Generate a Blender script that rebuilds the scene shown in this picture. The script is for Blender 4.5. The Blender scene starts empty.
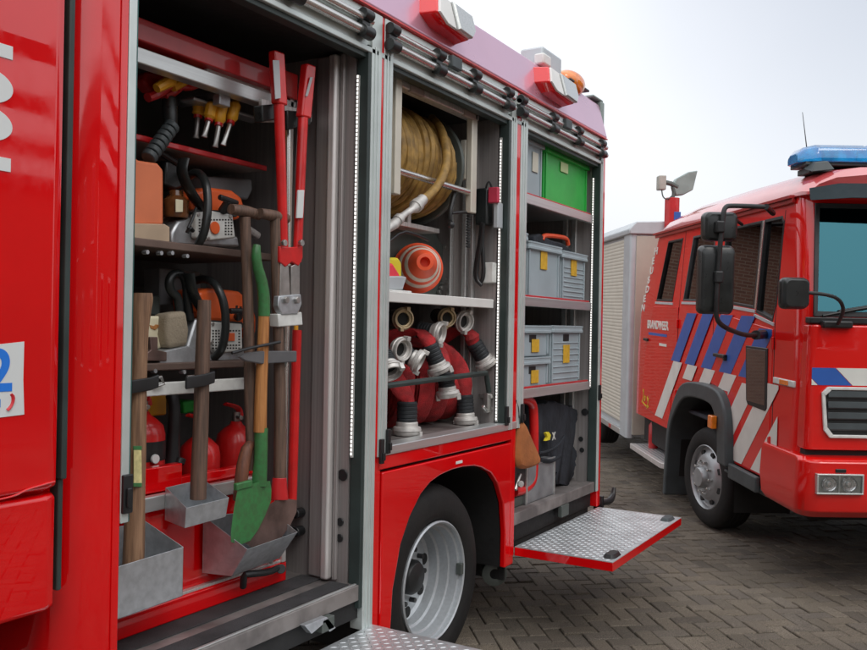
import bpy, bmesh, math, random
from mathutils import Vector as V, Matrix, noise
random.seed(7)
R = math.radians
SC = bpy.context.scene
COL = SC.collection
# ------------------------------------------------------------------ camera
CAMX, CAMZ = 2.2, 1.77
AZ, PIT, ROLL, FPX = R(31.06), R(.165), R(1.0), 870.0
cam = bpy.data.cameras.new('camera')
co = bpy.data.objects.new('camera', cam); COL.objects.link(co)
cam.sensor_width = 36; cam.lens = FPX/867*36; cam.clip_end = 3000; cam.clip_start = .05
CM = Matrix.Translation((CAMX, 0, CAMZ)) @ Matrix.Rotation(AZ, 4, 'Z') @ Matrix.Rotation(math.pi/2+PIT, 4, 'X') @ Matrix.Rotation(ROLL, 4, 'Z')
co.matrix_world = CM
SC.camera = co
CM3 = CM.to_3x3()

def W(px, py, X):
    """survey helper: where the sight line of a measured photo point meets the real upright plane x = X"""
    d = CM3 @ V((px-433.5, 325-py, -FPX))
    t = (X-CAMX)/d.x
    return V((X, t*d.y, CAMZ+t*d.z))
def WY(px, py, Y):
    d = CM3 @ V((px-433.5, 325-py, -FPX)); t = Y/d.y
    return V((CAMX+t*d.x, Y, CAMZ+t*d.z))

# ------------------------------------------------------------------ materials
MATS = {}
def mat(name, col, rough=.5, metal=0, coat=0, var=.12, vs=6, bump=0, bs=60, emit=0, spec=.5, crough=.04, dirt=None, rv=.08, cior=1.5):
    if name in MATS: return MATS[name]
    m = bpy.data.materials.new(name); m.use_nodes = True
    nt = m.node_tree; b = nt.nodes['Principled BSDF']; L = nt.links.new
    tc = nt.nodes.new('ShaderNodeTexCoord')
    n = nt.nodes.new('ShaderNodeTexNoise'); n.inputs['Scale'].default_value = vs; n.inputs['Detail'].default_value = 6
    L(tc.outputs['Object'], n.inputs['Vector'])
    mx = nt.nodes.new('ShaderNodeMix'); mx.data_type = 'RGBA'
    c = V(col)
    lo = c*(1-var); hi = c*(1+var)
    if dirt: lo = V(dirt)
    mx.inputs[6].default_value = (*lo, 1); mx.inputs[7].default_value = (*[min(x, 1) for x in hi], 1)
    mr = nt.nodes.new('ShaderNodeMapRange'); mr.inputs[1].default_value = .35; mr.inputs[2].default_value = .65
    L(n.outputs['Fac'], mr.inputs[0]); L(mr.outputs[0], mx.inputs[0])
    L(mx.outputs[2], b.inputs['Base Color'])
    r2 = nt.nodes.new('ShaderNodeMapRange'); r2.inputs[3].default_value = max(0, rough-rv); r2.inputs[4].default_value = min(1, rough+rv)
    n2 = nt.nodes.new('ShaderNodeTexNoise'); n2.inputs['Scale'].default_value = vs*2.7; n2.inputs['Detail'].default_value = 5
    L(tc.outputs['Object'], n2.inputs['Vector']); L(n2.outputs['Fac'], r2.inputs[0]); L(r2.outputs[0], b.inputs['Roughness'])
    b.inputs['Metallic'].default_value = metal
    b.inputs['Specular IOR Level'].default_value = spec
    b.inputs['Coat Weight'].default_value = coat; b.inputs['Coat Roughness'].default_value = crough; b.inputs['Coat IOR'].default_value = cior
    if bump:
        nb = nt.nodes.new('ShaderNodeTexNoise'); nb.inputs['Scale'].default_value = bs; nb.inputs['Detail'].default_value = 4
        L(tc.outputs['Object'], nb.inputs['Vector'])
        bp = nt.nodes.new('ShaderNodeBump'); bp.inputs['Strength'].default_value = bump; bp.inputs['Distance'].default_value = .01
        L(nb.outputs['Fac'], bp.inputs['Height']); L(bp.outputs[0], b.inputs['Normal'])
        if coat: L(bp.outputs[0], b.inputs['Coat Normal'])
    if emit:
        b.inputs['Emission Color'].default_value = (*col, 1); b.inputs['Emission Strength'].default_value = emit
    MATS[name] = m
    return m
def wood(name, a, b_, rough=.6):
    m = mat(name, a, rough, var=.2, vs=4, bump=.15, bs=40)
    nt = m.node_tree; L = nt.links.new
    tc = [n for n in nt.nodes if n.type == 'TEX_COORD'][0]
    mp = nt.nodes.new('ShaderNodeMapping'); mp.inputs['Scale'].default_value = (95, 95, 5)
    n = [n for n in nt.nodes if n.type == 'TEX_NOISE'][0]
    L(tc.outputs['Object'], mp.inputs[0]); L(mp.outputs[0], n.inputs['Vector']); n.inputs['Scale'].default_value = 1.0
    mx = [n for n in nt.nodes if n.type == 'MIX'][0]
    mx.inputs[6].default_value = (*b_, 1); mx.inputs[7].default_value = (*a, 1)
    return m
def brushed(name, col, rough, metal, axis, var=.12):
    m = mat(name, col, rough, metal, var=var, vs=1.0, rv=.1)
    nt = m.node_tree; L = nt.links.new
    tc = [n for n in nt.nodes if n.type == 'TEX_COORD'][0]
    mp = nt.nodes.new('ShaderNodeMapping'); s = [90, 90, 90]; s[axis] = 1.5; mp.inputs['Scale'].default_value = s
    L(tc.outputs['Object'], mp.inputs[0])
    for n in [n for n in nt.nodes if n.type == 'TEX_NOISE']: L(mp.outputs[0], n.inputs['Vector'])
    return m
RED = mat('red_paint', (.72, .001, .003), .4, coat=1, var=.05, vs=2, crough=.02, bump=.006, bs=4, dirt=(.66, .001, .003), spec=.05, cior=1.72)
def dusty(m, sc):
    nt = m.node_tree; L = nt.links.new; b = nt.nodes['Principled BSDF']; tc = [n for n in nt.nodes if n.type == 'TEX_COORD'][0]
    n = nt.nodes.new('ShaderNodeTexNoise'); n.inputs['Scale'].default_value = sc; n.inputs['Detail'].default_value = 8; n.inputs['Roughness'].default_value = .7; L(tc.outputs['Object'], n.inputs['Vector'])
    mr = nt.nodes.new('ShaderNodeMapRange'); mr.inputs[1].default_value = .45; mr.inputs[2].default_value = .75; mr.inputs[3].default_value = .012; mr.inputs[4].default_value = .16; L(n.outputs['Fac'], mr.inputs[0]); L(mr.outputs[0], b.inputs['Coat Roughness'])
dusty(RED, 3.5)
RED2 = mat('orange_red_paint', (.70, .008, .006), .4, coat=1, var=.05, vs=2, crough=.03, bump=.02, bs=5, spec=.05, cior=1.7)
dusty(RED2, 4)
REDM = mat('red_beam_paint', (.5, .012, .015), .4, coat=.4, var=.12, vs=8)
REDT = mat('red_tool_paint', (.62, .012, .012), .35, coat=.5, var=.15, vs=10)
ALU = brushed('brushed_aluminium', (.72, .69, .67), .45, .6, 2)
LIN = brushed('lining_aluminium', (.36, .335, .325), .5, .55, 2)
RAIL = brushed('rail_aluminium', (.66, .68, .67), .36, .75, 1, .06)
GUIDE = mat('anodised_guide', (.62, .68, .66), .4, .45, var=.06)
TUBE = mat('polished_tube', (.72, .71, .68), .25, .9, var=.05)
GALV = mat('galvanised_steel', (.5, .52, .54), .42, .75, var=.12, vs=30, bump=.05, bs=30)
BLK = mat('black_plastic', (.016, .017, .018), .42, var=.3, vs=10)
BLKG = mat('black_gloss_plastic', (.02, .023, .023), .3, var=.2, vs=10, bump=.05, bs=200)
RUB = mat('rubber_tyre', (.010, .010, .010), .7, var=.25, vs=9, bump=.12, bs=60, dirt=(.017, .016, .015), spec=.3)
SEAL = mat('dark_seal', (.03, .045, .042), .5, var=.2)
DARK = mat('black_undercoat', (.012, .012, .012), .7, var=.3, bump=.2, bs=30)
GREYP = mat('dark_grey_plastic', (.055, .068, .072), .5, var=.15, bump=.1, bs=250)
WHITE = mat('white_enamel', (.74, .74, .71), .4, var=.05)
WHITEC = mat('white_casing', (.66, .67, .64), .45, var=.1, vs=20)
ORNG = mat('orange_plastic', (.78, .12, .025), .42, coat=.2, var=.06)
SALM = mat('faded_orange_plastic', (.74, .2, .085), .5, var=.08, vs=5)
YEL = mat('yellow_plastic', (.75, .36, .02), .42, var=.12)
YLAB = mat('yellow_label', (.66, .39, .03), .6, var=.12, vs=45)
GREY = mat('grey_crate_plastic', (.34, .41, .44), .5, var=.07, vs=4)
GREEN = mat('green_crate_plastic', (.025, .42, .06), .42, var=.08)
GPAINT = mat('green_tool_paint', (.035, .17, .05), .45, coat=.2, var=.15, vs=45, dirt=(.045, .135, .045))
RUST = mat('worn_steel', (.17, .11, .095), .45, .5, var=.35, vs=9, bump=.1, bs=50)
STEEL = mat('tool_steel', (.5, .49, .47), .35, .9, var=.15, vs=20)
TAN = mat('tan_box_board', (.48, .36, .25), .7, var=.12)
CREAM = mat('cream_plastic', (.72, .66, .47), .5, var=.06)
KHAKI = mat('khaki_canvas', (.30, .25, .18), .85, var=.18, bump=.4, bs=120)
HOSEY = mat('yellow_rubber_hose', (.37, .22, .055), .6, var=.2, vs=18, bump=.15, bs=90, dirt=(.22, .13, .035))
HOSER = mat('red_woven_hose', (.45, .02, .024), .75, var=.3, vs=16, bump=.7, bs=260, dirt=(.30, .02, .022))
COUP = mat('cast_coupling', (.60, .58, .55), .5, .5, var=.16, vs=20, bump=.06, bs=60)
BRASS = mat('brass_coupling', (.55, .44, .28), .38, .75, var=.16, vs=20)
FERR = mat('black_ferrule', (.022, .026, .03), .5, var=.3, bump=.1, bs=90)
TREAD = mat('tread_plate', (.62, .65, .66), .42, .7, var=.14, vs=9)
BROWN = mat('brown_steel_shelf', (.16, .11, .09), .55, .4, var=.2)
CONE = mat('cone_orange', (.85, .10, .03), .5, var=.06)
CONEW = mat('cone_band', (.72, .62, .52), .5, var=.1, vs=30)
PLATE = mat('grey_green_steel', (.10, .115, .105), .5, .3, var=.12)
LENSW = mat('clear_lens', (.52, .54, .52), .16, .35, coat=1, var=.1, vs=120)
LENSO = mat('amber_lens', (.85, .22, .01), .15, coat=1, var=.15, vs=30)
LENSR = mat('red_lens', (.6, .03, .03), .2, coat=1, var=.1)
LED = mat('led_dots', (1, .97, .93), .4, emit=1.1, var=0)
LEDB = mat('led_backing', (.5, .5, .48), .5, var=.05)
BLUE = mat('blue_reflective', (.025, .11, .42), .45, coat=.3, var=.05)
WHR = mat('white_reflective', (.70, .71, .66), .45, coat=.2, var=.05)
FAB = mat('black_fabric', (.022, .026, .034), .9, var=.3, bump=.5, bs=25)
OBAG = mat('brown_orange_canvas', (.36, .12, .035), .85, var=.2, vs=8, bump=.35, bs=70)
FLUO = mat('fluorescent_pink', (.85, .05, .08), .7, var=.08)
FLUY = mat('fluorescent_yellow', (.75, .62, .03), .7, var=.08)
WOODA = wood('light_handle_wood', (.36, .21, .12), (.17, .09, .05))
WOODB = wood('dark_handle_wood', (.17, .10, .07), (.08, .05, .035))
WOODO = wood('varnished_handle_wood', (.52, .23, .07), (.32, .12, .03))
BROWNG = mat('amber_bottle', (.16, .06, .02), .2, coat=1, var=.3, vs=30)
SHUT = mat('cream_shutter', (.60, .57, .49), .45, var=.04)
LGREY = mat('light_grey_paint', (.50, .54, .56), .4, .2, var=.06)
GRGREEN = mat('grey_green_paint', (.25, .31, .29), .5, var=.12)
BRONZ = mat('strap_grey', (.12, .12, .125), .6, var=.2)
FLOORM = mat('locker_floor', (.24, .22, .21), .5, .4, var=.2, vs=7, dirt=(.14, .125, .12))
GRIP = mat('anti_slip_strip', (.035, .034, .036), .85, var=.3, bump=.6, bs=260)
SEAT = mat('seat_cloth', (.05, .055, .07), .85, var=.2)
FACE = mat('sticker_white', (.70, .73, .72), .35, var=.02)
SBLUE = mat('sticker_blue', (.02, .2, .75), .4, var=.03)
HIRED = mat('red_print', (.6, .02, .03), .45, var=.03)

def glass_mat(name, tint, ior, rough=.0, refl=(1, 1, 1)):
    m = bpy.data.materials.new(name); m.use_nodes = True; nt = m.node_tree; nt.nodes.clear(); L = nt.links.new
    o = nt.nodes.new('ShaderNodeOutputMaterial'); mx = nt.nodes.new('ShaderNodeMixShader')
    f = nt.nodes.new('ShaderNodeFresnel'); f.inputs[0].default_value = ior
    t = nt.nodes.new('ShaderNodeBsdfTransparent'); t.inputs[0].default_value = (*tint, 1)
    g = nt.nodes.new('ShaderNodeBsdfGlossy'); g.inputs['Roughness'].default_value = rough; g.inputs[0].default_value = (*refl, 1)
    L(f.outputs[0], mx.inputs[0]); L(t.outputs[0], mx.inputs[1]); L(g.outputs[0], mx.inputs[2]); L(mx.outputs[0], o.inputs[0])
    return m
GLASS = glass_mat('tinted_window_glass', (.45, .5, .5), 1.8)
WIND = glass_mat('windscreen_glass', (.26, .55, .62), 2.4, refl=(.28, .85, 1))
CLEAR = glass_mat('clear_lamp_glass', (.94, .95, .95), 1.45)
BLUEG = mat('blue_lens', (.01, .36, 1), .08, coat=1, var=.3, vs=14)
for k in ('Transmission Weight',): BLUEG.node_tree.nodes['Principled BSDF'].inputs[k].default_value = .55

# ------------------------------------------------------------------ mesh builder
XF = {}
class MB:
    def __init__(s): s.bm = bmesh.new(); s.mi = 0
    def _v(s, p): return s.bm.verts.new(V(p))
    def _f(s, vs):
        try:
            f = s.bm.faces.new(vs); f.material_index = s.mi; return f
        except ValueError: return None
    def box(s, a, b, M=None):
        a, b = V(a), V(b); lo = V([min(a[i], b[i]) for i in range(3)]); hi = V([max(a[i], b[i]) for i in range(3)])
        vs = []
        for x in (lo.x, hi.x):
            for y in (lo.y, hi.y):
                for z in (lo.z, hi.z):
                    p = V((x, y, z)); vs.append(s._v(M @ p if M else p))
        for q in ((0,1,3,2), (4,6,7,5), (0,4,5,1), (2,3,7,6), (0,2,6,4), (1,5,7,3)): s._f([vs[i] for i in q])
        return s
    def loft(s, rings, cap=True, closed=True):
        rv = [[s._v(p) for p in r] for r in rings]; n = len(rv[0])
        for a, b in zip(rv, rv[1:]):
            for i in range(n if closed else n-1): s._f([a[i], a[(i+1) % n], b[(i+1) % n], b[i]])
        if cap and closed:
            s._f(rv[0][::-1]); s._f(rv[-1])
        return s
    def prism(s, poly, d):
        """closed outline of 3-D points pushed along d"""
        d = V(d); return s.loft([[V(p) for p in poly], [V(p)+d for p in poly]])
    def px(s, pts, X, depth):
        """outline measured on the photo, at plane x = X, with real thickness depth"""
        return s.prism([W(a, b, X) for a, b in pts], (-depth, 0, 0))
    def ring(s, c, r, u, w, n): return [c + (u*math.cos(2*math.pi*i/n) + w*math.sin(2*math.pi*i/n))*r for i in range(n)]
    def cyl(s, p0, p1, r0, r1=None, n=20, cap=True):
        p0, p1 = V(p0), V(p1); r1 = r0 if r1 is None else r1
        d = (p1-p0).normalized(); u = d.orthogonal().normalized(); w = d.cross(u)
        return s.loft([s.ring(p0, r0, u, w, n), s.ring(p1, r1, u, w, n)], cap)
    def lathe(s, prof, o, ax, n=32, close=False):
        """profile of (radius, offset along axis)"""
        o = V(o); d = V(ax).normalized(); u = d.orthogonal().normalized(); w = d.cross(u)
        rings = [s.ring(o+d*h, max(r, .0004), u, w, n) for r, h in prof]
        if close: rings.append(rings[0])
        if close:
            rv = [[s._v(p) for p in r] for r in rings[:-1]]; k = len(rv)
            for j in range(k):
                a, b = rv[j], rv[(j+1) % k]
                for i in range(n): s._f([a[i], a[(i+1) % n], b[(i+1) % n], b[i]])
            return s
        return s.loft(rings, cap=False)
    def tube(s, pts, r, n=10, smooth=0, flat=None, closed=False):
        pts = [V(p) for p in pts]; rs = list(r) if isinstance(r, list) else [r]*len(pts)
        if any(isinstance(x, tuple) for x in rs): rs = [V((x[0], x[1], 0)) if isinstance(x, tuple) else V((x, x, 0)) for x in rs]
        for _ in range(smooth):
            q, qr = [pts[0]], [rs[0]]
            for i in range(len(pts)-1):
                a, b = pts[i], pts[i+1]
                q += [a*.75+b*.25, a*.25+b*.75]; qr += [rs[i]*.75+rs[i+1]*.25, rs[i]*.25+rs[i+1]*.75]
            q.append(pts[-1]); qr.append(rs[-1]); pts, rs = q, qr
        rings = []; u = None
        for i, p in enumerate(pts):
            t = (pts[min(i+1, len(pts)-1)]-pts[max(i-1, 0)])
            t = t.normalized() if t.length > 1e-9 else V((0, 0, 1))
            if flat is not None: u = (V(flat)-t*V(flat).dot(t)).normalized()
            elif u is None: u = t.orthogonal().normalized()
            else: u = (u-t*u.dot(t)).normalized()
            w = t.cross(u)
            if isinstance(rs[i], V): rings.append([p+u*rs[i][0]*math.cos(2*math.pi*k/n)+w*rs[i][1]*math.sin(2*math.pi*k/n) for k in range(n)])
            else: rings.append(s.ring(p, rs[i], u, w, n))
        return s.loft(rings)
    def strip(s, pts, wid, th, wdir):
        """flat band: rectangle section, width along wdir"""
        pts = [V(p) for p in pts]; wd = V(wdir).normalized(); rings = []
        for i, p in enumerate(pts):
            t = (pts[min(i+1, len(pts)-1)]-pts[max(i-1, 0)]).normalized(); nn = t.cross(wd).normalized()
            h = wid/2; k = th/2
            rings.append([p+wd*h*a+nn*k*b for a, b in ((-.8,-1), (.8,-1), (1,-.5), (1,.5), (.8,1), (-.8,1), (-1,.5), (-1,-.5))])
        return s.loft(rings)
    def sphere(s, c, r, n=12, sq=(1, 1, 1)):
        c = V(c); rings = []
        for j in range(1, n):
            a = math.pi*j/n; rings.append([c+V((r*sq[0]*math.sin(a)*math.cos(2*math.pi*i/(2*n)), r*sq[1]*math.sin(a)*math.sin(2*math.pi*i/(2*n)), r*sq[2]*math.cos(a))) for i in range(2*n)])
        return s.loft(rings)
    def jitter(s, amt, sc):
        for v in s.bm.verts:
            v.co += V(noise.noise_vector(v.co*sc))*amt
        return s
    def build(s, name, mats, parent=None, bevel=0, world=True, ang=35, sub=0, seg=2, kind=None):
        bm = s.bm
        bmesh.ops.recalc_face_normals(bm, faces=bm.faces[:])
        me = bpy.data.meshes.new(name)
        for f in bm.faces: f.smooth = True
        bm.to_mesh(me); bm.free()
        for m in (mats if isinstance(mats, (list, tuple)) else [mats]): me.materials.append(m)
        me.set_sharp_from_angle(angle=R(ang))
        o = bpy.data.objects.new(name, me); COL.objects.link(o)
        if parent is not None:
            o.parent = parent
            if world: me.transform(XF[parent.name].inverted())
            XF[o.name] = XF[parent.name]
        else:
            xs = [v.co for v in me.vertices]
            c = V(((min(p.x for p in xs)+max(p.x for p in xs))/2, (min(p.y for p in xs)+max(p.y for p in xs))/2, min(p.z for p in xs)))
            if kind == 'structure': c = V((0, 0, 0))
            me.transform(Matrix.Translation(-c)); o.location = c
            XF[o.name] = Matrix.Translation(c)
        if bevel:
            b = o.modifiers.new('bevel', 'BEVEL'); b.width = bevel; b.segments = seg; b.limit_method = 'ANGLE'; b.angle_limit = R(40); b.harden_normals = False
            wn = o.modifiers.new('face_weighted', 'WEIGHTED_NORMAL'); wn.mode = 'FACE_AREA'; wn.weight = 100; wn.keep_sharp = True
        if sub:
            b = o.modifiers.new('sub', 'SUBSURF'); b.levels = sub; b.render_levels = sub
        if kind: o['kind'] = kind
        return o
def tag(o, label, cat, group=None):
    o['label'] = label; o['category'] = cat
    if group: o['group'] = group
    return o
def thing(name, label, cat, loc=(0, 0, 0), M=None, group=None):
    o = bpy.data.objects.new(name, None); COL.objects.link(o); o.empty_display_size = .1
    M = M or Matrix.Translation(V(loc)); o.matrix_world = M; XF[o.name] = M
    return tag(o, label, cat, group)
def pxbox(pts, X): return W(*pts, X)
def text(s, size, M, name, m, parent, th=.0015, world=True, font_scale=(1, 1), bold=0):
    """lettering as a thin solid; M maps text plane (x right, y up) to where it stands"""
    cu = bpy.data.curves.new('t', 'FONT'); cu.body = s; cu.size = size; cu.extrude = th; cu.align_x = 'LEFT'; cu.offset = bold
    t = bpy.data.objects.new('t', cu); COL.objects.link(t)
    dg = bpy.context.evaluated_depsgraph_get(); me = bpy.data.meshes.new_from_object(t.evaluated_get(dg))
    bpy.data.objects.remove(t); bpy.data.curves.remove(cu)
    me.transform(M @ Matrix.Diagonal((font_scale[0], font_scale[1], 1, 1))); me.materials.clear(); me.materials.append(m)
    if world: me.transform(XF[parent.name].inverted())
    o = bpy.data.objects.new(name, me); COL.objects.link(o); o.parent = parent; XF[o.name] = XF[parent.name]
    return o
def copy_tree(o, parent=None):
    c = o.copy(); COL.objects.link(c)
    if parent is not None: c.parent = parent
    XF[c.name] = XF[o.name]
    for ch in list(o.children): copy_tree(ch, c)
    return c

# ------------------------------------------------------------------ ground
def ground():
    m = mat('paver_brick', (.088, .073, .06), .85, var=.3, vs=3, bump=.5, bs=130, rv=.1)
    nt = m.node_tree; L = nt.links.new; b = nt.nodes['Principled BSDF']
    g = nt.nodes.new('ShaderNodeNewGeometry'); cr = nt.nodes.new('ShaderNodeValToRGB')
    cols = [(.066, .055, .043), (.094, .078, .058), (.107, .088, .065), (.085, .072, .058), (.124, .103, .077)]
    el = cr.color_ramp.elements
    el[0].color = (*cols[0], 1); el[1].color = (*cols[4], 1)
    for i in (1, 2, 3):
        e = el.new(i/4); e.color = (*cols[i], 1)
    L(g.outputs['Random Per Island'], cr.inputs[0])
    sp = nt.nodes.new('ShaderNodeTexNoise'); sp.inputs['Scale'].default_value = 190; sp.inputs['Detail'].default_value = 3
    tc = [n for n in nt.nodes if n.type == 'TEX_COORD'][0]; L(tc.outputs['Object'], sp.inputs['Vector'])
    mr = nt.nodes.new('ShaderNodeMapRange'); mr.inputs[1].default_value = .3; mr.inputs[2].default_value = .72; mr.inputs[3].default_value = .35; mr.inputs[4].default_value = 2.2
    L(sp.outputs['Fac'], mr.inputs[0])
    lg = nt.nodes.new('ShaderNodeTexNoise'); lg.inputs['Scale'].default_value = .9; lg.inputs['Detail'].default_value = 5; L(tc.outputs['Object'], lg.inputs['Vector'])
    ml = nt.nodes.new('ShaderNodeMapRange'); ml.inputs[1].default_value = .3; ml.inputs[2].default_value = .7; ml.inputs[3].default_value = .75; ml.inputs[4].default_value = 1.3; L(lg.outputs['Fac'], ml.inputs[0])
    mu = nt.nodes.new('ShaderNodeMath'); mu.operation = 'MULTIPLY'; L(mr.outputs[0], mu.inputs[0]); L(ml.outputs[0], mu.inputs[1])
    st = nt.nodes.new('ShaderNodeTexNoise'); st.inputs['Scale'].default_value = 2.3; st.inputs['Detail'].default_value = 7; st.inputs['Roughness'].default_value = .65; L(tc.outputs['Object'], st.inputs['Vector'])
    ms = nt.nodes.new('ShaderNodeMapRange'); ms.inputs[1].default_value = .60; ms.inputs[2].default_value = .70; ms.inputs[3].default_value = 1; ms.inputs[4].default_value = .6; L(st.outputs['Fac'], ms.inputs[0])
    m2 = nt.nodes.new('ShaderNodeMath'); m2.operation = 'MULTIPLY'; L(mu.outputs[0], m2.inputs[0]); L(ms.outputs[0], m2.inputs[1]); mu = m2
    vm = nt.nodes.new('ShaderNodeVectorMath'); vm.operation = 'SCALE'; L(cr.outputs[0], vm.inputs[0]); L(mu.outputs[0], vm.inputs['Scale'])
    L(vm.outputs[0], b.inputs['Base Color'])
    far = mat('far_paving', (.10, .086, .07), .9, var=.2, vs=.6, bump=.4, bs=30)
    sand = mat('joint_sand', (.045, .038, .03), .95, var=.25, vs=30, bump=.4, bs=200)
    mb = MB(); mb.box((-300, -300, -.4), (300, 300, -.014)); mb.build('ground', [sand], kind='structure')
    # herringbone pavers
    a, c = .105, .21
    ca, sa = math.cos(R(-50)), math.sin(R(-50))
    verts, faces = [], []
    def paver(x0, y0, x1, y1):
        g = .0028; b_ = .005; cx, cy = (x0+x1)/2, (y0+y1)/2
        wx, wy = cx*ca-cy*sa, cx*sa+cy*ca
        if not (-3.2 < wx < 9.5 and .3 < wy < 21): return
        dz = random.gauss(0, .0026); tx, ty = random.gauss(0, .013), random.gauss(0, .013); k = len(verts); ro = random.gauss(0, .016); x0 += random.gauss(0, .0012); y1 += random.gauss(0, .0012)
        for ins, z in ((g, -.03), (g, -.006), (g+b_, 0)):
            for (x, y) in ((x0+ins, y0+ins), (x1-ins, y0+ins), (x1-ins, y1-ins), (x0+ins, y1-ins)):
                dx, dy = x-cx, y-cy
                xx = cx+dx-dy*ro; yy = cy+dy+dx*ro
                verts.append((xx*ca-yy*sa, xx*sa+yy*ca, z+dz+dx*tx+dy*ty))
        for r in (0, 4):
            for i in range(4): faces.append((k+r+i, k+r+(i+1) % 4, k+r+4+(i+1) % 4, k+r+4+i))
        faces.append((k+8, k+9, k+10, k+11))
    N = 150
    for i in range(-N, N):
        for j in range(-N, N):
            s = (i-j) % 4
            x, y = i*a, j*a
            if s == 0: paver(x, y, x+c, y+a)
            elif s == 3: paver(x, y, x+a, y+c)
    me = bpy.data.meshes.new('paving'); me.from_pydata(verts, [], faces); me.materials.append(m)
    o = bpy.data.objects.new('paving', me); COL.objects.link(o); o['kind'] = 'structure'
    # more paving beyond as a frame of sheets
    mb = MB()
    for lo, hi in (((-120, 21, 0), (120, 160, 0)), ((-120, -60, 0), (-3.2, 21, 0)), ((9.5, -60, 0), (120, 21, 0)), ((-3.2, -60, 0), (9.5, .3, 0))):
        mb.box((lo[0], lo[1], -.013), (hi[0], hi[1], -.004))
    mb.build('yard', far, kind='structure')
ground()

# ------------------------------------------------------------------ near fire engine
T1 = thing('fire_engine', 'near red fire engine with open lockers full of rescue tools, hoses and crates', 'fire engine', (-1.2, 3.0, 0))
def P(mb, name, m, bevel=.003, **k): return mb.build(name, m, k.pop('parent', T1), bevel=bevel, **k)

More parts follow.
